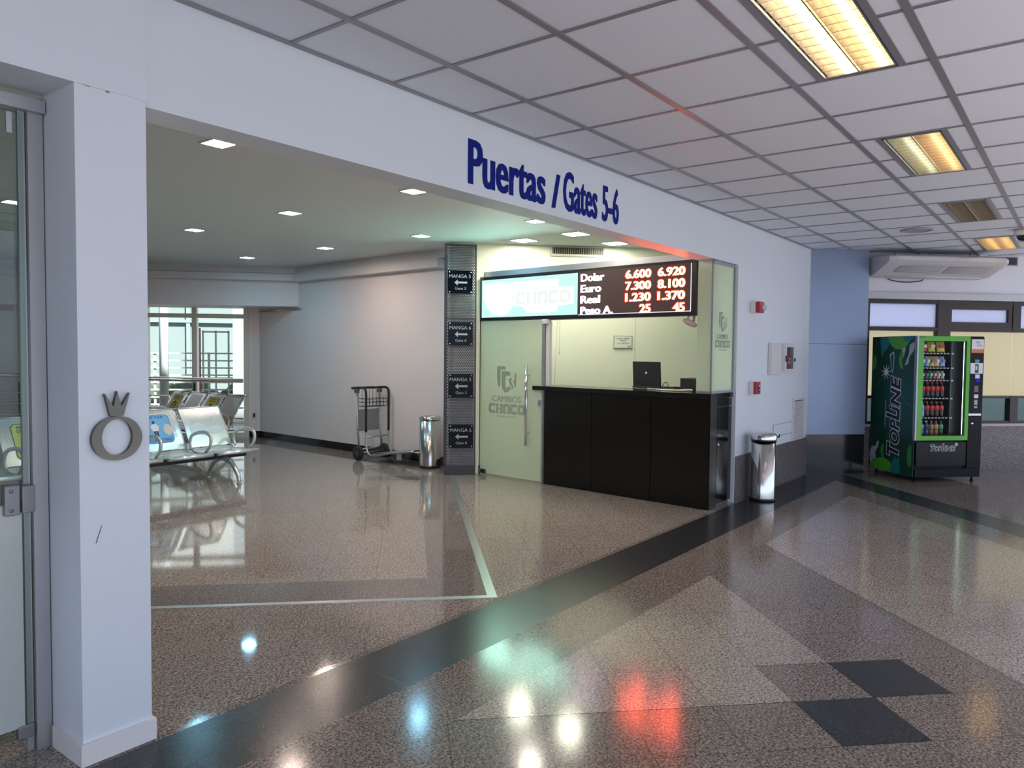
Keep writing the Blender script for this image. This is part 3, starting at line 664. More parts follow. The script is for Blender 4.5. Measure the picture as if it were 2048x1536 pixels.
for i, (z0, z1, up, dn, lb) in enumerate(((2.215, 2.495, 'MANGA 5', 'Gate 5', 'black acrylic gate 5 sign, topmost on the perforated pillar'),
        (1.585, 1.872, 'MANGA 6', 'Gate 6', 'black acrylic gate 6 sign in the upper half of the perforated pillar'),
        (.948, 1.242, 'MANGA 5', 'Gate 5', 'black acrylic gate 5 sign in the lower half of the perforated pillar'),
        (.332, .622, 'MANGA 6', 'Gate 6', 'black acrylic gate 6 sign, lowest on the perforated pillar'))):
    g = thing('gate_sign', lb, 'sign', FP.pt(.19, z0, .02), 'gate signs on the perforated pillar')
    a0, a1 = .036+.007*i, .336+.007*i
    mb = MB(FP); mb.box(a0, a1, z0, z1, .014, .019); mb.build('plate', SIGNM, g)
    for a in (a0+.02, a1-.02):
        for z in (z0+.02, z1-.02):
            mb = MB(FP); mb.lathe([(0, .007), (.008, .006), (.009, 0), (.004, -.003), (.004, -.015)], FP.pt(a, z, .019), FP.n, 14); mb.build('stud', M_CHROME, g)
    c = (a0+a1)/2
    text_mesh('sign_text', up, FP, c-.003, z1-.09, M_SGN, width=.262, height=.042, align='CENTER', c=.0192, parent=g, ext=.0005, bold=.004)
    text_mesh('sign_text', dn, FP, c+.005, z0+.048, M_SGN, width=.135, height=.032, align='CENTER', c=.0192, parent=g, ext=.0005)
    mb = MB(FP); zc = (z0+z1)/2-.005; x = c-.07; mb.poly([(x, zc), (x+.040, zc+.036), (x+.040, zc+.011), (x+.155, zc+.011), (x+.155, zc-.011), (x+.040, zc-.011), (x+.040, zc-.036)], .0192, .0197)
    mb.build('arrow', M_SGN, g)

# ------------------------------------------------------------------ ceiling lights of hall and kiosk
def downlight(x, y, size, col, strength, label, grp):
    z = 2.845; t = thing('downlight', label, 'ceiling light', (x, y, z), grp); h = size/2; r = MB()
    for s in (-1, 1):
        wbox(r, x-h-.012, x+h+.012, min(y+s*h, y+s*(h+.012)), max(y+s*h, y+s*(h+.012)), z-.008, z)
        wbox(r, min(x+s*h, x+s*(h+.012)), max(x+s*h, x+s*(h+.012)), y-h, y+h, z-.008, z)
    r.build('trim_ring', mat('downlight_trim', (.75, .75, .73), .4), t)
    m = MB(); wbox(m, x-h, x+h, y-h, y+h, z-.006, z-.001)
    m.build('diffuser', emis('lamp_%s' % ''.join('%02d' % int(c*50) for c in col) + '_%d' % strength, col, strength), t)
WARM, COOL, NEUT = (1., .80, .68), (.30, .72, 1.), (1., .92, .80)
HALL_S = 115
for x, y, c, lb in ((2.787, 4.54, WARM, 'lit warm square ceiling light nearest the white post, at the beam edge'),
        (4.56, 4.53, WARM, 'small warm square ceiling light half hidden at the middle of the beam edge'),
        (6.30, 4.52, NEUT, 'square ceiling light cut by the beam below the slash of the lettering'),
        (4.58, 6.23, WARM, 'lit warm square ceiling light in the middle of the hall ceiling'),
        (6.35, 6.19, COOL, 'cool blue square ceiling light just left of the perforated pillar top'),
        (4.61, 8.00, COOL, 'cool blue square ceiling light above the waiting benches'),
        (6.39, 7.95, WARM, 'warm square ceiling light above the luggage trolley'),
        (6.41, 9.72, COOL, 'farthest cool blue square ceiling light, before the bulkhead corner'),
        (2.785, 7.90, COOL, 'cool blue square ceiling light seen through the glass door')):
    downlight(x, y, .15, c, HALL_S*(1.25 if c == WARM else .6 if c == COOL else 1.), lb, 'square downlights of the waiting hall')
for x, y, lb in ((7.29, 5.40, 'bright square ceiling light of the kiosk nearest the pillar'), (7.22, 4.63, 'bright square ceiling light of the kiosk nearest the beam, left of the air grille end'), (8.09, 4.62, 'bright square ceiling light of the kiosk right of the air grille')):
    downlight(x, y, .23, (.98, 1., .78), 46, lb, 'square downlights of the kiosk')

# ------------------------------------------------------------------ louvred ceiling fittings of the concourse
M_LOUV = mat('louvre_mirror', (.78, .70, .58), .18, .9); M_TROUGH = mat('trough_mirror', (.80, .72, .60), .25, .85)
def fitting(x0, x1, tone, label):
    t = thing('louvre_light', label, 'ceiling light', ((x0+x1)/2, YF, CZ), 'louvred fluorescent fittings in a row')
    y0, y1 = YF-HW+.006, YF+HW-.006; x0 += .03; x1 -= .03
    z1 = CZ+.10
    m = MB()
    wbox(m, x0, x1, y0, y0+.006, CZ-.004, z1); wbox(m, x0, x1, y1-.006, y1, CZ-.004, z1); wbox(m, x0, x0+.006, y0, y1, CZ-.004, z1); wbox(m, x1-.006, x1, y0, y1, CZ-.004, z1); wbox(m, x0, x1, y0, y1, z1, z1+.008)
    m.build('housing', M_ALU, t)
    yc = (y0+y1)/2
    for k_, (ya, yb) in enumerate(((y0+.012, yc-.004), (yc+.004, y1-.012))):
        col, st = tone[k_]
        m = MB(); m.sm = True; n = 8
        for i in range(n):
            u0, u1 = i/n, (i+1)/n; f = lambda u: (ya+(yb-ya)*u, CZ+.012+.075*math.sin(PI*u)**.7)
            (ya0, za), (yb0, zb) = f(u0), f(u1)
            m.face([m.bm.verts.new(p) for p in ((x0+.01, ya0, za), (x1-.01, ya0, za), (x1-.01, yb0, zb), (x0+.01, yb0, zb))])
        m.build('reflector', M_TROUGH if st < 1 else mat('lit_trough', (.62, .55, .45), .4, .35), t)
        m = MB(); m.tube([(x0+.03, (ya+yb)/2, CZ+.060), (x1-.03, (ya+yb)/2, CZ+.060)], .013, 12)
        m.build('tube', emis('tube_%d_%d' % (int(col[2]*100), int(st*10)), col, st) if st > 0 else mat('dead_tube', (.5, .5, .5), .4), t)
    nb = 13
    for i in range(nb+1):
        x = x0+.012+(x1-x0-.024)*i/nb
        m = MB(); wbox(m, x-.0022, x+.0022, y0+.008, y1-.008, CZ-.002, CZ+.034); m.build('blade', M_LOUV, t)
    m = MB(); wbox(m, x0+.008, x1-.008, yc-.003, yc+.003, CZ-.003, CZ+.034); m.build('spine', M_LOUV, t)
TW, TG = (1., .74, .42), (.78, .95, .80)
fitting(*FIX[0], ((TW, 6), ((1., .84, .62), 6)), 'large glowing louvred ceiling light at the top right, nearest the camera')
fitting(*FIX[1], ((TW, 3.2), (TG, 2.2)), 'louvred ceiling light half greenish and half amber, second from the camera')
fitting(*FIX[2], ((TW, 0), (TW, 0)), 'unlit louvred ceiling light with dark wavy mirror blades, third from the camera')
fitting(*FIX[3], ((TW, 4), (TW, 4)), 'farthest louvred ceiling light, above the ceiling air conditioner')
# speaker and dome camera
t = thing('ceiling_speaker', 'round grey ceiling speaker grille set in a panel near the blue column', 'speaker', (9.03, 1.50, CZ))
m = MB(); m.lathe([(.155, 0), (.155, -.012), (.135, -.016), (.13, -.006)], (9.03, 1.50, CZ+.004)); m.build('rim', mat('speaker_grey', (.33, .33, .36), .5), t)
m = MB(); m.lathe([(.13, -.006), (.0, -.012)], (9.03, 1.50, CZ+.004)); m.build('grille', perforated('speaker_mesh', (.32, .32, .35), 0, .5, .02, .02, .001), t)
t = thing('dome_camera', 'white dome security camera on the ceiling at the right edge', 'camera', (9.62, .60, CZ))
m = MB(); m.lathe([(0, 0), (.085, 0), (.085, -.045), (.07, -.06), (0, -.06)], (9.62, .60, CZ)); m.build('base', M_WHITE, t)
m = MB(); m.lathe([(.06, -.06), (.055, -.085), (.035, -.11), (0, -.12)], (9.62, .60, CZ)); m.build('dome', mat('dome_dark', (.02, .02, .022), .08), t)

# ------------------------------------------------------------------ beam benches
M_PSTEEL = perforated('bench_mesh', (.62, .68, .68), .55, .32, .013, .011, .0032)
M_BSTEEL = mat('bench_steel', (.66, .71, .71), .25, .6)
M_BEAM = mat('bench_beam', (.03, .032, .035), .4, .4)
def bench(name, n, w_, label, group, mesh, steel):
    """local: row along +X from 0 to n*w_, front edge at y = 0, faces -Y"""
    r = local_thing(name); tag(r, label, 'bench', group)
    m = MB(); wbox(m, .0, n*w_, .28, .35, .265, .325); m.build('beam', M_BEAM, r)
    seat_prof = [(.02, .375), (.10, .365), (.22, .352), (.36, .345), (.47, .352), (.53, .378)]
    back_prof = [(.535, .392), (.60, .52), (.68, .66), (.765, .79), (.80, .825)]
    for i in range(n):
        xa, xb = i*w_+.03, (i+1)*w_-.03
        for nm, prof in (('seat', seat_prof), ('backrest', back_prof)):
            m = MB(); m.sm = True
            for e0, e1, mi in ((xa, xa+.055, 0), (xa+.055, xb-.055, 1), (xb-.055, xb, 0)):
                for k_, ((y0, z0), (y1, z1)) in enumerate(zip(prof, prof[1:])):
                    edge = (nm == 'backrest' and k_ in (0, len(prof)-2)) or (nm == 'seat' and k_ == 0)
                    m.mi = 0 if edge else mi
                    m.face([m.bm.verts.new(p) for p in ((e0, y0, z0), (e1, y0, z0), (e1, y1, z1), (e0, y1, z1))])
            bmesh.ops.remove_doubles(m.bm, verts=m.bm.verts, dist=1e-4)
            m.mi = 0; m.sm = False
            if nm == 'seat': m.tube([(xa, .022, .360), (xb, .022, .360)], .021, 12)
            else: m.tube([(xa, .80, .825), (xb, .80, .825)], .011, 8)
            for x in (xa, xb): m.tube([(x, y, z) for y, z in prof], .007, 6)
            m.build(nm, [steel, mesh], r, fix=False)
    for i in range(n+1):
        x = min(max(i*w_, .015), n*w_-.015)
        m = MB(); pts = smooth_path([(x, .20, .37), (x, .12, .44), (x, .10, .52), (x, .13, .57), (x, .22, .59), (x, .36, .575), (x, .47, .53), (x, .50, .45), (x, .47, .38)], 5)
        m.tube(pts, [.014+.006*math.sin(PI*j/(len(pts)-1)) for j in range(len(pts))], 8); m.build('armrest', steel, r)
    for x in (.28, n*w_-.28) if n < 4 else (.3, n*w_-.14):
        m = MB(); pts = smooth_path([(x, .02, .02), (x, .05, .10), (x, .16, .22), (x, .315, .262), (x, .47, .22), (x, .58, .10), (x, .61, .02)], 5)
        m.tube(pts, [.019+.012*math.sin(PI*j/(len(pts)-1)) for j in range(len(pts))], 8)
        for y in (.02, .61): m.lathe([(0, 0), (.03, 0), (.03, .008), (.018, .022), (0, .022)], (x, y, .0015), seg=12)
        m.build('leg', steel, r)
    return r
b1 = bench('beam_bench', 3, .58, 'pale steel bench of perforated seats beside the white post, blue sticker on a backrest', 'steel beam benches in the waiting hall', M_PSTEEL, M_BSTEEL)
TH = math.radians(2.5)
def place_bench(r, right, th, n, w_): r.location = (right[0]-n*w_*math.cos(th), right[1]-n*w_*math.sin(th), 0); r.rotation_euler = (0, 0, th)
place_bench(b1, (5.17, 7.58), TH, 3, .58)
b3 = dup(b1, (0, 0, 0), TH); b3['label'] = 'steel bench seen through the glass door, yellow green sticker on a backrest'; place_bench(b3, (3.30, 7.50), TH, 3, .58)
M_MESHB = perforated('bench_mesh_brown_reflect', (.50, .44, .40), .6, .3, .013, .011, .0014); M_STB = mat('bench_steel_brown_reflect', (.72, .66, .60), .15, .95)  # same steel as the other benches, brown reflections put into its colour
b2 = bench('beam_bench', 4, .525, 'steel bench tinted with brown reflections by the windows, with two yellow stickers', 'steel beam benches in the waiting hall', M_MESHB, M_STB)
b2.location = (5.80, 12.12, 0); b2.rotation_euler = (0, 0, -PI/2)
# stickers (stuck on the backrests)
def sticker(root, x, label, name, base, rim, n_word, w2=.135, top=.765, bot=.44, lines=(), wk=.58):
    xa = x*wk+.03; xb = (x+1)*wk-.03; xc = (xa+xb)/2
    y0, z0 = .535, .392; y1, z1 = .765, .79; d = Vector((0, y1-y0, z1-z0)).normalized(); nn = Vector((0, -d.z, d.y))
    def q(a, t, c=.004): return Vector((xc+a, y0, z0)) + d*t + nn*c
    t0, t1 = (bot-z0)/d.z, (top-z0)/d.z
    r = local_thing(name, root.location, root.rotation_euler.z); tag(r, label, 'sticker')
    cut = .03; m = MB()
    rim_pts = [(-w2+cut, t0), (w2-cut, t0), (w2, t0+cut), (w2, t1-cut), (w2-cut, t1), (-w2+cut, t1), (-w2, t1-cut), (-w2, t0+cut)]
    m.face([m.bm.verts.new(q(a, t, .010)) for a, t in rim_pts]); m.build('border', rim, r)
    m = MB(); k_ = .955; tm = (t0+t1)/2
    m.face([m.bm.verts.new(q(a*k_, tm+(t-tm)*k_, .0115)) for a, t in rim_pts]); m.build('face', base, r)
    class FQ:
        n = nn
        def pt(s, a, b, c=0): return q(a, b, .0125+c)
    for s, w_, h, t, mt in lines: text_mesh(n_word, s, FQ(), 0, t0+(t1-t0)*t, mt, width=w_, height=h, align='CENTER', bold=.03, c=0, parent=r, ext=.0004)
    return r, FQ(), t0, t1
M_YEL = mat('sticker_yellow', (.80, .55, .03), .5); M_INK = mat('sticker_ink', (.02, .02, .02), .5); M_YG = mat('sticker_lime', (.55, .62, .12), .5); M_SKY = mat('sticker_blue', (.14, .42, .72), .5); M_NAVY = mat('sticker_navy', (.03, .10, .32), .5)
def disc(r, F, t0, t1, m_):
    m = MB(); tc_ = t0+(t1-t0)*.47
    m.face([m.bm.verts.new(F.pt(.075*math.cos(2*PI*i/28), tc_+.085*math.sin(2*PI*i/28), .0003)) for i in range(28)]); m.build('round_pictogram', M_INK, r)
    m = MB()
    for dx in (-.028, .028):
        m.face([m.bm.verts.new(F.pt(dx+.014*math.cos(2*PI*i/12), tc_+.035+.014*math.sin(2*PI*i/12), .0008)) for i in range(12)])
        m.face([m.bm.verts.new(F.pt(dx+a, tc_+b, .0008)) for a, b in ((-.02, -.04), (.02, -.04), (.016, .015), (-.016, .015))])
    m.build('figures', m_, r)
for x, lb in ((0, 'yellow distancing sticker on the leftmost seat of the brownish bench'), (2, 'yellow distancing sticker on the third seat of the brownish bench')):
    r, Fq, t0, t1 = sticker(b2, x, lb, 'distance_sticker', M_YEL, M_INK, 'sticker_text', lines=(('MANTENGA', .17, .03, .86, M_INK), ('DISTANCIA', .17, .03, .76, M_INK), ('KEEP DISTANCE', .18, .02, .05, M_INK)), wk=.525); disc(r, Fq, t0, t1, M_YEL)
r, Fq, t0, t1 = sticker(b3, 2, 'lime green distancing sticker on the bench seen through the glass door', 'distance_sticker', M_YG, M_INK, 'sticker_text', w2=.15, lines=(('MANTENGA', .2, .035, .85, M_INK), ('DISTANCIA', .2, .035, .74, M_INK), ('KEEP DISTANCE', .18, .02, .05, M_INK))); disc(r, Fq, t0, t1, M_YG)
r, Fq, t0, t1 = sticker(b1, 1, 'blue distancing sticker with a figure on the pale steel bench', 'distance_sticker', M_SKY, M_NAVY, 'sticker_text', w2=.165, bot=.47, lines=(('KEEP YOUR', .2, .03, .87, M_NAVY), ('YOUR DISTANCE', .27, .035, .05, M_NAVY)))
m = MB(); tc_ = t0+(t1-t0)*.48
for pts in ([(-.022, -.10), (-.004, -.10), (-.002, -.02), (-.026, -.02)], [(.004, -.10), (.022, -.10), (.026, -.02), (.002, -.02)]): m.face([m.bm.verts.new(Fq.pt(-.03+a, tc_+b, .0004)) for a, b in pts])
m.face([m.bm.verts.new(Fq.pt(-.03+.018*math.cos(2*PI*i/14), tc_+.085+.02*math.sin(2*PI*i/14), .0004)) for i in range(11)]); m.build('figure_dark', M_INK, r)
m = MB(); m.face([m.bm.verts.new(Fq.pt(-.03+a, tc_+b, .0006)) for a, b in ((-.03, -.02), (.03, -.02), (.048, .03), (.025, .065), (-.025, .065), (-.048, .03))]); m.build('figure_shirt', mat('sticker_white', (.75, .72, .72), .5), r)
m = MB(); m.face([m.bm.verts.new(Fq.pt(.115+.052*math.cos(2*PI*i/18), tc_-.01+.07*math.sin(2*PI*i/18)*(1+.15*math.sin(3*i)), .0008)) for i in range(18)]); m.build('worn_patch', mat('sticker_worn', (.60, .58, .55), .6), r)

# ------------------------------------------------------------------ luggage trolley
tr = local_thing('luggage_trolley', (7.20, 7.93, 0), math.radians(-3)); tag(tr, 'steel luggage trolley with black handles and wire basket against the hall wall', 'trolley')
M_TUBE = mat('trolley_tube', (.52, .51, .50), .3, .9); M_RUB = mat('rubber', (.015, .015, .016), .6)
# local: +x towards the wall, -y = forward (platform), z up ; wheels at y = .02
for s in (-1, 1):
    x = s*.20
    m = MB(); m.lathe([(0, -.028), (.072, -.028), (.096, -.022), (.102, 0), (.096, .022), (.072, .028), (0, .028)], (x+s*.03, .03, .1035), (1, 0, 0), 28); wh = m.build('wheel', M_RUB, tr)
    m = MB(); m.lathe([(0, -.033), (.018, -.033), (.055, -.026), (.06, -.029), (.06, .029), (.055, .026), (.018, .033), (0, .033)], (x+s*.03, .03, .1035), (1, 0, 0), 20); m.build('hub', mat('wheel_hub', (.05, .05, .055), .5), wh)
    m = MB(); m.tube([(x, .10, .985), (x, .09, .5), (x, .05, .16)], .014, 12); m.build('rear_upright', M_TUBE, tr)
    m = MB(); m.tube(smooth_path([(x, -.10, .40), (x, -.10, .26), (x, -.12, .16), (x, -.17, .105), (x*.97, -.30, .10), (x*.75, -.62, .155), (x*.5, -.95, .20)], 5), .014, 12); m.build('front_tube', M_TUBE, tr)
    m = MB(); m.tube(smooth_path([(x, .20, .99), (x, .10, 1.0), (x, -.03, 1.005), (x, -.085, .98), (x, -.10, .92), (x, -.10, .75), (x, -.10, .40)], 5), .0165, 12); m.build('handle_grip', M_RUB, tr)
    m = MB(); wbox(m, x-.024, x+.024, .07, .13, .93, .99); m.build('clamp', mat('clamp_grey', (.14, .12, .12), .5), tr)
m = MB(); m.tube(smooth_path([(-.20, .20, .99), (-.15, .225, .992), (.15, .225, .992), (.20, .20, .99)], 5), .018, 10); m.build('push_bar', M_RUB, tr)
m = MB(); m.tube([(-.20, -.10, .335), (.20, -.10, .335)], .012); m.tube([(-.20, .05, .15), (.20, .05, .15)], .012); m.tube([(-.23, .03, .1035), (.23, .03, .1035)], .009); m.build('cross_tube', M_TUBE, tr)
m = MB()
for z in (.745, .80, .85):
    m.tube([(-.185, .08, z), (-.185, -.085, z), (.185, -.085, z), (.185, .08, z)], .0038, 6, closed=True)
for x in [(-.185+.37*i/6) for i in range(7)]:
    m.tube([(x, .08, .975 if 0 < x+.2 else .85), (x, .08, .745), (x, -.085, .745), (x, -.085, .85)], .0038, 6)
m.build('wire_basket', mat('basket_wire', (.05, .045, .045), .4, .6), tr)
m = MB(); wbox(m, -.188, .188, .083, .089, .40, .70); m.build('sign_plate', mat('plate_grey_green', (.26, .29, .27), .35, .3), tr)
m = MB(); m.hexa([(-.19, -.22, .118), (.19, -.22, .118), (.11, -.92, .212), (-.11, -.92, .212), (-.19, -.22, .112), (.19, -.22, .112), (.11, -.92, .206), (-.11, -.92, .206)]); m.build('platform', mat('platform_steel', (.42, .41, .40), .35, .8), tr)
m = MB(); m.lathe([(0, -.02), (.05, -.02), (.062, -.012), (.062, .012), (.05, .02), (0, .02)], (-.02, -.64, .0635), (1, 0, 0), 22); cw = m.build('caster', mat('caster_grey', (.10, .10, .10), .5), tr)
m = MB(); wbox(m, -.052, -.045, -.66, -.56, .05, .15); wbox(m, .005, .012, -.66, -.56, .05, .15); wbox(m, -.052, .012, -.60, -.52, .14, .158); m.build('caster_fork', M_TUBE, tr)

# ------------------------------------------------------------------ bins
def bin_(name, loc, r, h, label): return thing(name, label, 'bin', loc, 'stainless bins on the floor')
bc = Vector((7.165, 6.80, 0)); r0, hh = .137, .665
t = bin_('waste_bin', bc, r0, hh, 'brushed steel cylindrical bin between luggage trolley and perforated pillar')
m = MB(); m.lathe([(r0, .03), (r0, hh-.03), (r0-.004, hh-.03), (r0-.004, .03), (r0, .03)], bc, seg=48); m.build('body', M_STEEL, t)
m = MB(); m.lathe([(0, .001), (r0+.001, .001), (r0+.001, .035), (r0-.005, .035)], bc, seg=48); m.build('base_ring', M_BLACK, t)
m = MB(); m.lathe([(r0+.003, hh-.035), (r0+.003, hh-.004), (r0-.005, hh+.004), (.075, hh+.004), (.07, hh-.004), (.07, hh-.06)], bc, seg=48); m.build('ring_lid', M_STEEL, t)
m = MB(); m.lathe([(.125, hh-.06), (0, hh-.062)], bc, seg=32); m.build('liner', M_BLACK, t)
bc = Vector((7.80, 2.66, 0)); r0, hh = .128, .70
t = bin_('waste_bin', bc, r0, hh, 'tall polished steel bin with a lid beside the black counter')
m = MB(); m.lathe([(r0-.006, .02), (r0-.006, hh-.09), (r0-.012, hh-.09)], bc, seg=48); m.build('body', mat('polished_steel', (.66, .65, .64), .14, 1.), t)
m = MB(); m.lathe([(0, .001), (r0+.004, .001), (r0+.004, .022), (r0-.006, .028)], bc, seg=48); m.build('base_ring', M_BLACK, t)
m = MB(); m.lathe([(r0-.004, hh-.085), (r0, hh-.085), (r0, hh-.065), (r0-.004, hh-.065)], bc, seg=48); m.build('collar', M_BLACK, t)
m = MB(); m.lathe([(r0+.004, hh-.065), (r0+.006, hh-.03), (r0-.01, hh-.005), (r0*.6, hh+.004), (0, hh+.006)], bc, seg=48); m.build('lid', mat('polished_steel', (.66, .65, .64), .14, 1.), t)
m = MB(); m.tube([bc+Vector((r0*.7, -r0*.75, hh-.05)), bc+Vector((r0*.86, -r0*.95, hh-.045)), bc+Vector((r0*.95, -r0*.95, hh-.02))], .008, 8); m.build('lid_tab', M_BLACK, t)

# ------------------------------------------------------------------ fire equipment on the gate wall
t = thing('fire_siren', 'small red fire siren with a clear dome high on the white wall', 'alarm', FW.pt(7.9, 1.95, .002))
m = MB(FW); m.box(7.82, 7.955, 1.945, 2.06, .001, .055, .006); m.build('backbox', M_WHITE, t)
m = MB(FW); m.box(7.82, 7.955, 1.945, 2.062, .055, .105, .012); bb = m.build('red_cover', M_RED, t)
m = MB(); m.lathe([(.030, 0), (.032, .015), (.024, .035), (0, .042)], FW.pt(7.89, 2.0, .105), FW.n, 18); m.build('dome', mat('dome_clear', (.55, .60, .68), .15), t)
t = thing('pull_station', 'small red manual fire alarm box below the siren on the white wall', 'alarm', FW.pt(7.9, 1.09, .002))
m = MB(FW); m.box(7.825, 7.945, 1.09, 1.225, .001, .05, .006); m.build('backbox', M_WHITE, t)
m = MB(FW); m.box(7.825, 7.945, 1.092, 1.222, .05, .085, .006); m.build('red_cover', M_RED, t)
m = MB(FW); m.box(7.86, 7.92, 1.115, 1.195, .085, .089); m.build('window', mat('pull_dark', (.06, .03, .05), .3), t)
m = MB(FW); m.box(7.865, 7.915, 1.175, 1.188, .089, .092); m.box(7.865, 7.91, 1.135, 1.142, .089, .091); m.build('label_strip', M_WHITE, t)
t = thing('extinguisher_cabinet', 'white wall cabinet with its door panel and a red extinguisher behind glass', 'cabinet', FW.pt(8.9, 1.29, .002))
m = MB(FW); m.box(8.40, 8.715, 1.285, 1.64, .001, .05, .006); m.build('hose_box', mat('cabinet_white', (.72, .72, .72), .35), t)
m = MB(FW)
for q in ((8.88, 9.27, 1.315, 1.345), (8.88, 9.27, 1.60, 1.64), (8.88, 8.93, 1.345, 1.60), (9.19, 9.27, 1.345, 1.60)): m.box(*q, .001, .04)
m.build('frame', mat('cabinet_white', (.72, .72, .72), .35), t)
m = MB(FW); m.box(8.93, 9.19, 1.345, 1.60, .001, .004); m.build('recess', mat('recess_grey', (.10, .11, .12), .6), t)
m = MB(FW); m.box(8.93, 9.19, 1.345, 1.60, .034, .036); m.build('pane', M_GLASS, t)
m = MB(FW); m.box(9.205, 9.225, 1.43, 1.47, .04, .055, .003); m.box(8.885, 8.90, 1.43, 1.50, .04, .05, .002); m.build('latch', M_BLACK, t)
t = thing('fire_extinguisher', 'red fire extinguisher inside the glazed white wall cabinet', 'extinguisher', FW.pt(9.06, 1.346, .02))
m = MB(FW); m.box(8.985, 9.135, 1.347, 1.53, .006, .030, .010); m.build('cylinder', M_RED, t)
m = MB(FW); m.box(9.03, 9.09, 1.40, 1.44, .030, .032); m.box(9.045, 9.10, 1.45, 1.475, .030, .032); m.build('label', M_WHITE, t)
# ventilation grille and access flap
t = thing('wall_vent', 'white slatted ventilation grille low on the wall beside the blue column', 'vent', FW.pt(9.55, .5, .002))
m = MB(FW)
m.box(9.30, 9.80, .955, .985, .001, .012); m.box(9.30, 9.80, .42, .49, .001, .012); m.box(9.30, 9.36, .49, .955, .001, .012); m.box(9.71, 9.80, .49, .955, .001, .012); m.build('frame', mat('vent_white', (.70, .70, .70), .4), t)
m = MB(FW); m.box(9.36, 9.71, .49, .955, .001, .003); m.build('dark_opening', mat('vent_dark', (.08, .08, .09), .6), t)
for k_ in range(20):
    z = .50+.0225*k_; m = MB(FW); m.hexa([FW.pt(9.36, z, .016), FW.pt(9.71, z, .016), FW.pt(9.71, z+.014, .006), FW.pt(9.36, z+.014, .006), FW.pt(9.36, z-.003, .014), FW.pt(9.71, z-.003, .014), FW.pt(9.71, z+.011, .004), FW.pt(9.36, z+.011, .004)]); m.build('slat', mat('vent_white', (.70, .70, .70), .4), t)
t = thing('access_flap', 'flush white access flap in the wall left of the slatted grille', 'flap', FW.pt(8.95, .57, .001))
m = MB(FW); m.box(8.63, 9.29, .575, .705, .001, .006); m.build('panel', M_WALL, t)
m = MB(FW)
for q in ((8.62, 9.30, .703, .709), (8.62, 9.30, .568, .574), (8.62, 8.63, .57, .708)): m.box(*q, .0005, .0035)
m.build('joint', mat('joint_grey', (.22, .22, .24), .6), t)
# socket on the narrow hall wall
t = thing('wall_socket', 'white wall socket on the narrow strip of wall beside the hall windows', 'socket', FWIN.pt(-2.66, .36, .001))
m = MB(FWIN); m.box(-2.71, -2.62, .32, .45, .001, .012, .003); m.build('plate', M_WHITE, t)
m = MB(FWIN); m.box(-2.685, -2.65, .35, .42, .012, .014); m.build('outlet', M_BLACK, t)

# ------------------------------------------------------------------ handrail in front of the hall windows
t = thing('guard_rail', 'polished steel guard rail with several bars in front of the hall windows', 'railing', FWIN.pt(-4.5, 0, .35))
m = MB(); m.tube([FWIN.pt(-7.5, 1.09, .25), FWIN.pt(-2.80, .99, .25)], .035, 14); m.build('top_rail', mat('rail_steel', (.72, .66, .58), .15, 1.), t)
for z in (.76, .58, .40, .2):
    m = MB(); m.tube([FWIN.pt(-7.5, z+.05, .25), FWIN.pt(-2.80, z-.05, .25)], .014, 10); m.build('lower_bar', MATS['rail_steel'], t)
for a in (-3.58, -4.35, -5.3, -6.3):
    m = MB(FWIN); m.box(a-.02, a+.02, .002, .95, .24, .26); m.build('post', mat('rail_post', (.08, .075, .07), .4, .6), t)
t = thing('red_banner', 'dark red band running under the bulkhead, seen through the glass door', 'banner', FWIN.pt(-8, 2.16, .02))
m = MB(FWIN); m.box(-12, -6.24, 2.12, 2.21, .002, .02); m.build('band', mat('band_red', (.55, .04, .03), .5), t)

# ------------------------------------------------------------------ vending machine
vm = thing('vending_machine', 'black vending machine with green door frame and printed dark green side', 'vending machine', FV.pt(.44, 0, -.43))
VW, VH, VD = .885, 1.752, .862
M_VB = mat('vending_black', (.006, .006, .007), .35, spec=.15); M_GREEN = mat('vending_green', (.075, .40, .018), .35); M_SILV = mat('vending_silver', (.34, .36, .38), .3, .6)
mb = MB(FV)
mb.box(0, .05, .06, VH, -VD, -.02); mb.box(.69, VW, .06, VH, -VD, -.012); mb.box(.05, .69, .06, .50, -VD, -.03); mb.box(.05, .69, 1.70, VH, -VD, -.02); mb.box(.05, .69, .50, 1.70, -VD, -.52)
mb.box(.545, .69, .5, 1.7, -.52, -.14)
mb.build('cabinet_body', M_VB, vm)
mb = MB(FV); mb.box(.545, .556, .52, 1.69, -.14, -.12); mb.build('elevator_rail', mat('rail_dark', (.06, .062, .065), .35, .5), vm)
mb = MB(FV); mb.box(.0, .022, .505, VH, -.02, .012); mb.build('door_edge', M_SILV, vm)
mb = MB(FV); mb.box(.022, .085, .505, 1.748, -.018, .014); mb.box(.645, .69, .505, 1.748, -.018, .014); mb.box(.085, .645, .505, .558, -.018, .014); mb.box(.085, .645, 1.692, 1.748, -.018, .014); df = mb.build('door_frame', M_GREEN, vm)
mb = MB(FV); mb.box(.03, .095, 1.722, 1.742, .014, .016); pl = mb.build('name_plate', M_BLACK, df)
text_mesh('plate_text', 'MOD 2022', FV, .035, 1.727, M_WHITE, width=.055, height=.01, c=.0162, parent=pl, ext=.0003)
mb = MB(FV); mb.box(.08, .65, .55, 1.70, .0, .004); mb.build('glass_pane', glass('vending_glass', (.95, .97, .96), .02, base=.004), vm)
mb = MB(FV); mb.box(.655, .666, .57, 1.68, -.05, -.03); mb.build('light_strip', emis('led_strip', (.82, .92, 1.), 4.5), vm)
mb = MB(FV); mb.box(.637, .645, .56, 1.69, -.02, -.012); mb.build('inner_edge', mat('edge_blue_grey', (.20, .24, .30), .4, .4), vm)
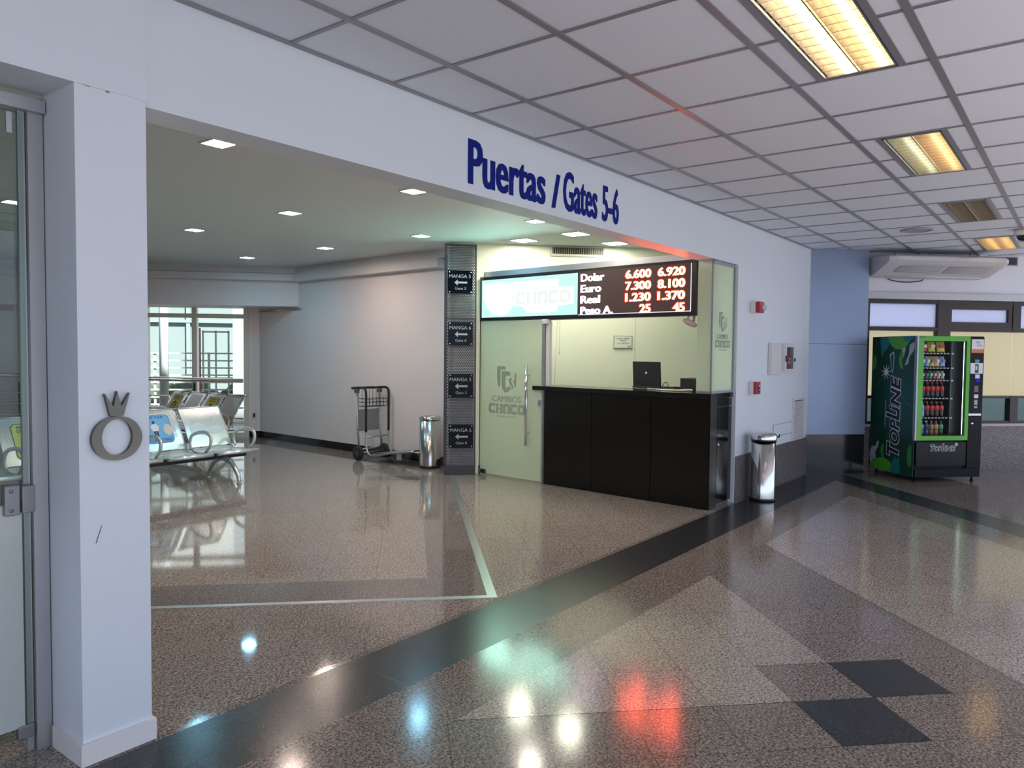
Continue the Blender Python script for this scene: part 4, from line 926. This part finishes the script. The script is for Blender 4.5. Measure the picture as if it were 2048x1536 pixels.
mb = MB(FV); mb.box(.03, .68, .19, .485, -.03, .004, .004); lowp = mb.build('dispenser_flap', mat('flap_black', (.006, .006, .007), .2, spec=.2), vm)
mb = MB(FV); mb.box(.02, .87, .06, .16, -.03, .004); mb.build('kick_panel', M_VB, vm)
for a, c in ((.06, -.06), (.82, -.06), (.06, -.8), (.82, -.8)):
    mb = MB(); mb.lathe([(0, .002), (.022, .002), (.022, .015), (.012, .02), (.012, .065), (0, .065)], FV.pt(a, 0, c), seg=12); mb.build('foot', M_VB, vm)
mb = MB(FV); mb.box(.695, .88, .165, 1.745, -.02, .004, .003); pp = mb.build('payment_panel', M_VB, vm)
M_LAB = mat('label_white', (.70, .69, .74), .5); M_ORG = mat('label_orange', (.62, .17, .06), .5)
def plate(nm, a0, a1, b0, b1, m_, c=.006, par=None): q = MB(FV); q.box(a0, a1, b0, b1, .002, c); return q.build(nm, m_, par or pp)
lab = plate('brand_label', .712, .872, 1.60, 1.718, M_LAB); plate('orange_band', .710, .872, 1.555, 1.60, M_ORG)
text_mesh('label_text', 'Pick', FV, .765, 1.665, M_BLACK, width=.055, height=.032, shear=.2, c=.0062, parent=lab, ext=.0003)
text_mesh('label_text', '& Go', FV, .785, 1.632, M_BLACK, width=.06, height=.03, shear=.2, c=.0062, parent=lab, ext=.0003)
plate('blue_display', .765, .82, 1.435, 1.475, emis('display_blue', (.18, .38, .58), .3))
il = plate('instruction_label', .705, .868, 1.305, 1.432, M_LAB); plate('pictogram', .765, .812, 1.315, 1.42, M_BLACK, .0065, il); plate('pictogram_screen', .770, .795, 1.35, 1.40, M_SILV, .007, il)
plate('price_sticker', .772, .83, 1.25, 1.295, M_LAB); plate('blue_reader', .785, .833, 1.205, 1.248, emis('reader_blue', (.02, .03, .65), .5)); plate('keypad', .765, .818, 1.085, 1.16, mat('keypad_grey', (.12, .12, .12), .5))
plate('coin_sticker', .765, .82, 1.01, 1.055, M_LAB); plate('coin_slot', .768, .812, .93, .99, mat('coin_steel', (.22, .23, .23), .3, .7)); plate('note_slot', .768, .812, .89, .915, mat('coin_steel', (.22, .23, .23), .3, .7))
plate('silver_strip', .70, .865, .800, .825, mat('strip_silver', (.62, .63, .68), .3, .5))
q = MB(); q.lathe([(0, .02), (.013, .018), (.016, 0)], FV.pt(.742, .705, .004), FV.n, 16); q.build('lock', M_CHROME, pp)
# printed writing, front and side
M_LOGO_W = mat('logo_white', (.78, .80, .82), .45); M_LOGO_D = mat('logo_navy', (.010, .014, .030), .4)
def topline(fr, a, b, wd, h, par, vertical, c, word_w=None):
    k = wd
    def tx(nm, s, pos, w_, hh, mm, off, cc):
        if vertical: text_mesh(nm, s, fr, a, b+pos, mm, width=w_, height=hh, offset=off, shear=.22, c=cc, parent=par, ext=.0003, vertical=True)
        else: text_mesh(nm, s, fr, a+pos, b, mm, width=w_, height=hh, offset=off, shear=.22, c=cc, parent=par, ext=.0003)
    # T, OP, L, INE : tall initials and lower letters, white outline below navy face
    for s, p0, w_, hh in (('T', 0, .17, 1.), ('OP', .15, .30, .80), ('L', .44, .13, 1.12), ('i', .545, .07, .88), ('NE', .61, .37, .80)):
        tx('logo_outline', s, (p0-.012)*k, (w_+.024)*k, (hh*1.10)*h, M_LOGO_W, .075, c)
    for s, p0, w_, hh in (('T', 0, .17, 1.), ('OP', .15, .30, .80), ('L', .44, .13, 1.12), ('i', .545, .07, .88), ('NE', .61, .37, .80)):
        if vertical: text_mesh('logo_letter', s, fr, a-.05*h, b+p0*k, M_LOGO_D, width=w_*k, height=hh*h, offset=.03, shear=.22, c=c+.0008, parent=par, ext=.0003, vertical=True)
        else: text_mesh('logo_letter', s, fr, a+p0*k, b+.05*h, M_LOGO_D, width=w_*k, height=hh*h, offset=.03, shear=.22, c=c+.0008, parent=par, ext=.0003)
topline(FV, .215, .372, .335, .075, lowp, False, .0045)
def star(fr, a, b, r1, r2_, n, c, m_, par, nm):
    q = MB(fr); q.poly([(a+(r1 if i % 2 == 0 else r2_)*math.sin(PI*i/n), b+(r1 if i % 2 == 0 else r2_)*math.cos(PI*i/n)) for i in range(2*n)], c, c+.0004); return q.build(nm, m_, par)
star(FV, .555, .455, .03, .008, 8, .0048, M_LOGO_W, lowp, 'spark')
# side panel with print
m = mat('side_print', (.004, .03, .026), .32); n_, l_ = nodes(m); b_ = n_['Principled BSDF']
tc_ = n_.new('ShaderNodeTexCoord'); mp_ = n_.new('ShaderNodeVectorMath'); mp_.operation = 'DISTANCE'; mp_.inputs[1].default_value = FVS.pt(.55, .95, 0)
rp_ = n_.new('ShaderNodeValToRGB'); rp_.color_ramp.elements[0].color = (.006, .10, .10, 1); rp_.color_ramp.elements[1].color = (.008, .060, .036, 1); rp_.color_ramp.elements[1].position = .55
l_.new(tc_.outputs['Object'], mp_.inputs[0]); l_.new(mp_.outputs['Value'], rp_.inputs[0]); l_.new(rp_.outputs[0], b_.inputs['Base Color'])
mb = MB(FVS); mb.box(.0, .862, .06, VH, -.002, .002); side = mb.build('side_panel', m, vm)
mb = MB(FVS)
mb.box(.836, .862, .5, VH, .002, .004); mb.build('side_trim', M_SILV, vm)
G1, G2, G3, G4 = mat('print_lime', (.09, .40, .04), .4), mat('print_teal', (.015, .20, .25), .4), mat('print_pale', (.42, .50, .52), .4), mat('print_mid', (.06, .30, .07), .4)
def blob(nm, pts, m_, c): q = MB(FVS); sp_ = smooth_path([(p[0], p[1], 0) for p in pts] + [(pts[0][0], pts[0][1], 0)], 6); q.poly([(p.x, p.y) for p in sp_[:-1]], .002, c); return q.build(nm, m_, side)
blob('print_shape', [(.30, 1.745), (.40, 1.63), (.52, 1.59), (.66, 1.62), (.74, 1.70), (.76, 1.745)], G1, .0026)
blob('print_shape', [(.16, 1.745), (.17, 1.65), (.20, 1.50), (.25, 1.56), (.33, 1.63), (.36, 1.745)], G2, .0024)
blob('print_shape', [(.60, 1.745), (.66, 1.69), (.76, 1.70), (.80, 1.745)], G2, .0030)
blob('print_shape', [(.02, 1.48), (.05, 1.52), (.09, 1.50), (.095, 1.38), (.05, 1.33), (.02, 1.34)], G4, .0024)
blob('print_shape', [(.54, 1.47), (.58, 1.56), (.62, 1.54), (.60, 1.44), (.63, 1.35), (.57, 1.38)], G1, .0024)
blob('print_shape', [(.60, 1.64), (.66, 1.62), (.64, 1.52), (.58, 1.46)], G3, .0024)
blob('print_shape', [(.82, 1.68), (.74, 1.64), (.73, 1.55), (.68, 1.45), (.66, 1.40), (.72, 1.42), (.74, 1.50), (.80, 1.56), (.83, 1.62)], G3, .0027)
blob('print_shape', [(.36, 1.53), (.45, 1.55), (.44, 1.34), (.41, 1.31)], G3, .0024); blob('print_shape', [(.385, 1.51), (.435, 1.53), (.425, 1.36), (.41, 1.34)], side.data.materials[0], .0027)
blob('print_shape', [(.78, .42), (.82, .44), (.83, .22), (.79, .18), (.75, .24), (.75, .38)], G4, .0024)
blob('print_shape', [(.0, .26), (.05, .34), (.12, .35), (.14, .40), (.19, .42), (.17, .34), (.12, .27), (.13, .20), (.08, .17), (.02, .13)], G3, .0024)
blob('print_shape', [(.22, .30), (.26, .40), (.30, .36), (.29, .28), (.31, .20), (.26, .22)], G4, .0024)
blob('print_shape', [(.03, .13), (.16, .20), (.30, .22), (.43, .18), (.52, .10), (.52, .065), (.03, .065)], G1, .0026)
blob('print_shape', [(.47, .20), (.52, .27), (.56, .23), (.60, .28), (.62, .10), (.60, .065), (.45, .065)], G2, .0028)
for pts in ([(.10, 1.10), (.16, 1.18), (.24, 1.22)], [(.10, 1.02), (.14, 1.08), (.20, 1.13)], [(.64, .55), (.74, .62), (.80, .75)], [(.66, .50), (.74, .54), (.81, .62)], [(.52, .95), (.64, .93), (.80, .95)], [(.48, 1.30), (.56, 1.10), (.66, .98), (.82, .88)], [(.42, 1.72), (.50, 1.65), (.60, 1.66), (.66, 1.74)]):
    q = MB(); q.tube([FVS.pt(a, b, .0025) for a, b in (((p.x, p.y)) for p in smooth_path([(x, y, 0) for x, y in pts], 6))], .0022, 5); q.build('print_line', mat('print_line', (.05, .18, .14), .5), side)
topline(FVS, .60, .27, 1.01, .23, side, True, .003)
text_mesh('logo_small_line', 'IMPRESCINDIBLE', FVS, .315, .62, M_LOGO_W, width=.33, height=.018, c=.003, parent=side, ext=.0003, vertical=True)
star(FVS, .30, 1.305, .11, .028, 9, .0036, M_LOGO_W, side, 'spark')
# shelves
SH = (1.553, 1.378, 1.228, 1.012, .778, .556)
for z in SH:
    mb = MB(FV); mb.box(.06, .50, z-.02, z, -.48, -.06); s_ = mb.build('shelf', M_VB, vm)
    for i in range(8):
        mb = MB(FV); mb.box(.13+.045*i, .155+.045*i, z-.016, z-.005, -.06, -.058); mb.build('price_tag', mat('price_tag', (.60, .62, .64), .5), s_)
    mb = MB(FV); mb.box(.498, .525, z-.018, z-.002, -.12, -.05); mb.build('shelf_clip', M_SILV, s_)
# goods
def bag(loc, w_, h, d, col, col2, label, grp):
    r = thing('snack_bag', label, 'snack', loc, grp); fr = Frame(loc, BD); N = 8
    m = MB(); m.sm = True; V = {}
    for sgn in (1, -1):
        for i in range(N+1):
            for j in range(N+1):
                u, v = i/N, j/N; th = d*.5*(math.sin(PI*u)*math.sin(PI*v))**.6
                edge = i in (0, N) or j in (0, N)
                if edge and sgn < 0: V[sgn, i, j] = V[1, i, j]; continue
                V[sgn, i, j] = m.bm.verts.new(fr.pt((u-.5)*w_*(1-.06*math.sin(PI*v)), .002+v*h, th*sgn + .10*(1-v)*h - .05*h - (v*h)*.12))
        for i in range(N):
            for j in range(N): m.face([V[sgn, i, j], V[sgn, i+1, j], V[sgn, i+1, j+1], V[sgn, i, j+1]])
    m.build('bag', mat('bag_%s' % label[:18].replace(' ', '_')+str(round(loc[0]*1000)), col, .35), r)
    m = MB(fr); m.box(-w_*.28, w_*.28, h*.42, h*.72, d*.5-.012, d*.5+.004, .003); m.build('print_patch', mat('patch_%s' % str(col2), col2, .5), r)
    m = MB(fr); m.box(-w_*.47, w_*.47, h*.955, h*1.0, -.06*h-d*.05-.015, -.06*h-d*.05-.008); m.build('seal', mat('seal_%s' % str(col), tuple(c*.75 for c in col), .35), r)
def bottle(loc, r_, h, liquid, labc, capc, label, grp):
    t = thing('drink_bottle', label, 'bottle', loc, grp); c = Vector(loc)
    m = MB(); m.lathe([(0, .001), (r_*.85, .001), (r_, .012), (r_, h*.30), (r_*.92, h*.34), (r_, h*.40), (r_, h*.62), (r_*.85, h*.72), (r_*.42, h*.88), (r_*.38, h*.93), (0, h*.93)], c, seg=20); m.build('body', mat('liquid_%s' % str(liquid), liquid, .15), t)
    m = MB(); m.lathe([(r_*1.015, h*.62), (r_*1.015, h*.42), (r_, h*.42)], c, seg=20); m.lathe([(r_*1.01, h*.62), (r_*.87, h*.725)], c, seg=20); m.build('label_wrap', mat('labelw_%s' % str(labc), labc, .35), t)
    m = MB(); m.lathe([(r_*.45, h*.90), (r_*.47, h*.985), (r_*.40, h), (0, h)], c, seg=14); m.build('cap', mat('cap_%s' % str(capc), capc, .4), t)
YEL, RD, BL, PK, WH, PUR, GRN, TAN = (.72, .50, .06), (.55, .04, .05), (.10, .22, .50), (.75, .42, .30), (.65, .66, .68), (.20, .10, .42), (.05, .30, .10), (.58, .42, .32)
G_B = 'snack bags in the vending machine'; G_D = 'drink bottles in the vending machine'
for a, w_, c1, c2, lb in ((.105, .085, RD, WH, 'red snack bag at the left of the top shelf in the vending machine'), (.205, .105, YEL, WH, 'yellow snack bag in the middle of the top shelf in the vending machine'), (.325, .115, YEL, RD, 'yellow snack bag at the right of the top shelf in the vending machine')):
    bag(FV.pt(a+.075, SH[0], -.12), w_, .135, .05, c1, c2, lb, G_B)
for a, w_, c1, c2, lb in ((.095, .06, BL, WH, 'dark blue snack bag at the left of the second shelf'), (.155, .06, (.35, .48, .72), WH, 'pale blue snack bag, second from left on the second shelf'), (.215, .06, YEL, BL, 'yellow snack bag, third from left on the second shelf'), (.28, .075, PK, WH, 'pink orange snack bag, fourth from left on the second shelf'), (.355, .07, (.40, .46, .70), BL, 'blue and white snack bag at the right of the second shelf')):
    bag(FV.pt(a+.075, SH[1], -.12), w_, .13, .05, c1, c2, lb, G_B)
for a, c1, c2, lb in ((.10, PUR, WH, 'purple snack bag at the left of the third shelf'), (.152, (.05, .06, .10), GRN, 'dark snack bag, second from left on the third shelf'), (.204, GRN, WH, 'green snack bag, third from left on the third shelf'), (.256, (.50, .10, .07), WH, 'red brown snack bag, fourth from left on the third shelf'), (.308, TAN, WH, 'tan snack bag, fifth from left on the third shelf'), (.362, (.50, .46, .42), WH, 'beige grey snack bag at the right of the third shelf')):
    bag(FV.pt(a+.075, SH[2], -.12), .047, .105, .04, c1, c2, lb, G_B)
COLA = (.02, .006, .004)
for i in range(5):
    bottle(FV.pt(.175+.063*i, SH[3], -.12), .029, .185, COLA, (.60, .03, .03), (.55, .03, .03), 'dark bottle with red label, bottle %s from left on the fourth vending shelf' % ('one', 'two', 'three', 'four', 'five')[i], G_D)
bottle(FV.pt(.175, SH[4], -.12), .029, .19, (.25, .50, .65), (.20, .55, .75), (.70, .74, .78), 'pale blue water bottle at the left of the fifth shelf of the vending machine', G_D)
for i in range(4):
    bottle(FV.pt(.240+.063*i, SH[4], -.12), .029, .185, COLA, (.62, .05, .06), (.60, .04, .05), 'dark bottle with red label, bottle %s right of the water bottle on the fifth shelf' % ('one', 'two', 'three', 'four')[i], G_D)
for i, (lq, lc, cc, lb) in enumerate((((.10, .10, .12), (.45, .45, .50), (.50, .55, .58), 'grey labelled bottle at the left of the lowest vending shelf'), ((.01, .03, .12), (.015, .06, .22), (.55, .58, .66), 'dark blue bottle, second from left on the lowest vending shelf'), ((.22, .06, .01), (.48, .26, .06), (.30, .10, .03), 'amber bottle, third from left on the lowest vending shelf'), ((.25, .07, .02), (.60, .34, .20), (.30, .10, .03), 'amber bottle with pale label, fourth from left on the lowest vending shelf'), ((.02, .03, .03), (.10, .45, .22), (.02, .10, .06), 'bottle with mint green label at the right of the lowest vending shelf'))):
    bottle(FV.pt(.175+.064*i, SH[5], -.12), .029, .175, lq, lc, cc, lb, G_D)

# ------------------------------------------------------------------ ceiling air conditioner and grille
ac = thing('air_conditioner', 'large white ceiling air conditioner above the vending machine', 'air conditioner', ab(8.9, 6.65, 2.6))
FA = Frame(ab(8.62, 5.83), BD); AW = 1.62; M_AC = mat('ac_white', (.56, .55, .57), .4); M_ACG = mat('ac_grille', (.34, .34, .36), .5)
# profile in (depth behind the front, z)
prof = [(.0, 2.735), (.02, 2.752), (.20, 2.765), (.56, 2.765), (.56, 2.535), (.50, 2.515), (.36, 2.525), (.05, 2.655), (.0, 2.69)]
mb = MB(); mb.prism([Vector((0, 0, z)) - FA.n*d for d, z in prof], FA.pt(.10, 0, 0), FA.pt(AW-.06, 0, 0)); mb.build('body', M_AC, ac)
for a0, a1, tp in ((.0, .10, 0), (AW-.06, AW, 1)):
    mb = MB(); cz_ = 2.65
    for s0, s1, aa, bb in (((.90, 1.0, a0, a1) if not tp else (1.0, .90, a0, a1)),):
        P = [FA.pt(aa, cz_+(z-cz_)*s0, -(.29+(d-.29)*s0)) for d, z in prof]; Q = [FA.pt(bb, cz_+(z-cz_)*s1, -(.29+(d-.29)*s1)) for d, z in prof]
        A = [mb.bm.verts.new(p) for p in P]; B = [mb.bm.verts.new(p) for p in Q]
        for i in range(len(A)): mb.face([A[i], A[(i+1) % len(A)], B[(i+1) % len(A)], B[i]])
        mb.face(A[::-1]); mb.face(B)
    mb.build('end_cap', M_AC, ac)
def under(a, d): # point on the sloping underside
    z = 2.655 + (2.525-2.655)*(d-.05)/(.36-.05); return FA.pt(a, z, -d)
nn_ = (Vector((0, 0, -(.31))) + FA.n*.13).normalized()
for a0, a1 in ((.20, .80), (.86, 1.46)):
    q = MB(); P = [under(a0, .10)+nn_*.003, under(a1, .10)+nn_*.003, under(a1, .26)+nn_*.003, under(a0, .26)+nn_*.003]; q.face([q.bm.verts.new(p) for p in P]); g = q.build('intake_grille', M_ACG, ac)
    for i in range(7):
        d = .11+.022*i; q = MB(); q.tube([under(a0+.01, d)+nn_*.004, under(a1-.01, d)+nn_*.004], .003, 6); q.build('slat', M_AC, g)
q = MB(); q.tube([under(.16, .345)+nn_*.002, under(1.5, .345)+nn_*.002], .012, 8); q.build('vane', M_AC, ac)
q = MB(); q.lathe([(0, .003), (.022, .003), (.022, 0)], FA.pt(.008, 2.70, -.30), -BD, 18); q.build('badge', M_BLACK, ac)
q = MB()
for a in (.25, 1.3): q.tube([FA.pt(a, 2.76, -.3), FA.pt(a, 2.843, -.3)], .008, 8)
q.build('hanger', M_TEE, ac)
q = MB(); q.tube(smooth_path([FA.pt(.30, 2.508, -.50), FA.pt(.38, 2.485, -.5), FA.pt(.55, 2.47, -.5), FA.pt(.74, 2.485, -.5), FA.pt(.80, 2.508, -.50)], 5), .007, 8); tag(q.build('drain_cable', M_BLACK), 'thin black cable sagging under the ceiling air conditioner', 'cable')
t = thing('wall_grille', 'dark louvred grille in the wall right of the air conditioner', 'vent', FWW.pt(7.7, 2.75, .002))
mb = MB(FWW); mb.box(7.35, 8.02, 2.72, 2.84, .001, .008); mb.build('frame', mat('wall_grille_frame', (.35, .35, .38), .5), t)
mb = MB(FWW); mb.box(7.37, 8.0, 2.735, 2.83, .008, .010); mb.build('mesh', mat('wall_grille_mesh', (.03, .03, .035), .6), t)

# ------------------------------------------------------------------ outside the hall windows
M_APRON = paint('apron_concrete', (.16, .165, .15), .8, .08, .6)
mb = MB(); mb.flat([(-40, 22.0), (11.2, 8.2), (60, 20), (60, 90), (-40, 90)], -.4); struct('ground', mb, M_APRON)
POLE = (7.60, 14.32, -.4)
t = thing('white_pole', 'white round outdoor pole beyond the left hall window', 'pole', POLE)
mb = MB(); mb.lathe([(0, 0), (.085, 0), (.085, 6), (0, 6)], POLE, seg=20); mb.build('shaft', mat('pole_white', (.36, .37, .34), .5), t)
mb = MB(); mb.lathe([(.085, 2.95), (.15, 2.96), (.15, 3.12), (.085, 3.13)], POLE, seg=20); mb.build('collar', mat('pole_white', (.36, .37, .34), .5), t)
t = thing('white_wall_block', 'plain white outside wall beyond the right edge of the hall windows', 'wall', ab(16.2, -2.6))
FO = Frame(ab(16.2, 0), BD)
mb = MB(FO); mb.box(-3.62, -1.0, -.4, 5, -2.5, 0); mb.build('wall_face', paint('outside_white', (.20, .215, .215), .6, .05, 1.5), t)
t = thing('terminal_wing', 'glazed terminal wing with a white sloping roof seen through the hall windows', 'building', ab(26, -9, -.4))
FT = Frame(ab(26, -9), (BD*1.0 + AD*.12))
mb = MB(FT); mb.box(-14, 14, 4.1, 5.8, -8, .4); mb.build('roof', mat('wing_roof', (.30, .30, .27), .6), t)
mb = MB(FT); mb.box(-14, 14, -.4, 4.1, -.3, 0); mb.build('glazing', mat('wing_glass', (.13, .15, .135), .3, spec=.3), t)
for i in range(15):
    a = -13.5+1.9*i; mb = MB(FT); mb.box(a, a+.12, -.4, 4.1, 0, .1); mb.build('mullion', mat('wing_mullion', (.13, .15, .14), .5), t)
for z in (.6, 2.4):
    mb = MB(FT); mb.box(-14, 14, z, z+.1, 0, .12); mb.build('transom', mat('wing_mullion', (.13, .15, .14), .5), t)
t = thing('outside_railing', 'white outdoor railing with many bars beyond the hall windows', 'railing', ab(18.5, -5, -.4))
FR_ = Frame(ab(18.5, -5), BD)
for i in range(9):
    mb = MB(FR_); z = .05+.17*i; mb.box(-7, 3, z, z+.035, 0, .03); mb.build('bar', mat('rail_white', (.26, .28, .25), .5), t)
for i in range(9):
    mb = MB(FR_); a = -6.9+1.2*i; mb.box(a, a+.05, -.4, 1.45, -.03, 0); mb.build('post', mat('rail_white', (.26, .28, .25), .5), t)
t = thing('red_mast', 'thin red mast beside a white gate frame outside the right hall window', 'mast', (9.55, 15.7, -.4))
mb = MB(); mb.tube([(9.3, 15.95, -.4), (9.3, 15.95, 2.0)], .022, 8); mb.build('mast', mat('mast_red', (.2, .06, .04), .5), t)
mb = MB(FR_)
hb = mb; hb.f = Frame((9.45, 16.1, -.4), BD)
for a in (0, .28, .56): hb.box(a, a+.035, 0, 2.35, 0, .03)
for z in (1.2, 2.3): hb.box(0, .59, z, z+.04, 0, .03)
hb.build('gate_frame', mat('rail_white', (.26, .28, .25), .5), t)
random.seed(3)
mb = MB(); mb.sm = True
for i in range(46):
    c = ab(21+random.uniform(-.3, .3), -13+.27*i, random.uniform(.1, .55)); r_ = random.uniform(.25, .42)
    bmesh.ops.create_icosphere(mb.bm, subdivisions=2, radius=r_, matrix=Matrix.Translation(c))
for v in mb.bm.verts: v.co += Vector((random.uniform(-1, 1), random.uniform(-1, 1), random.uniform(-1, 1)))*.05
tag(mb.build('hedge', paint('hedge_green', (.035, .045, .025), .8, .3, 6)), 'low dark green hedge outside, behind the outdoor railing', 'hedge')

for o in COL.objects:
    if '_local' in o: del o['_local']
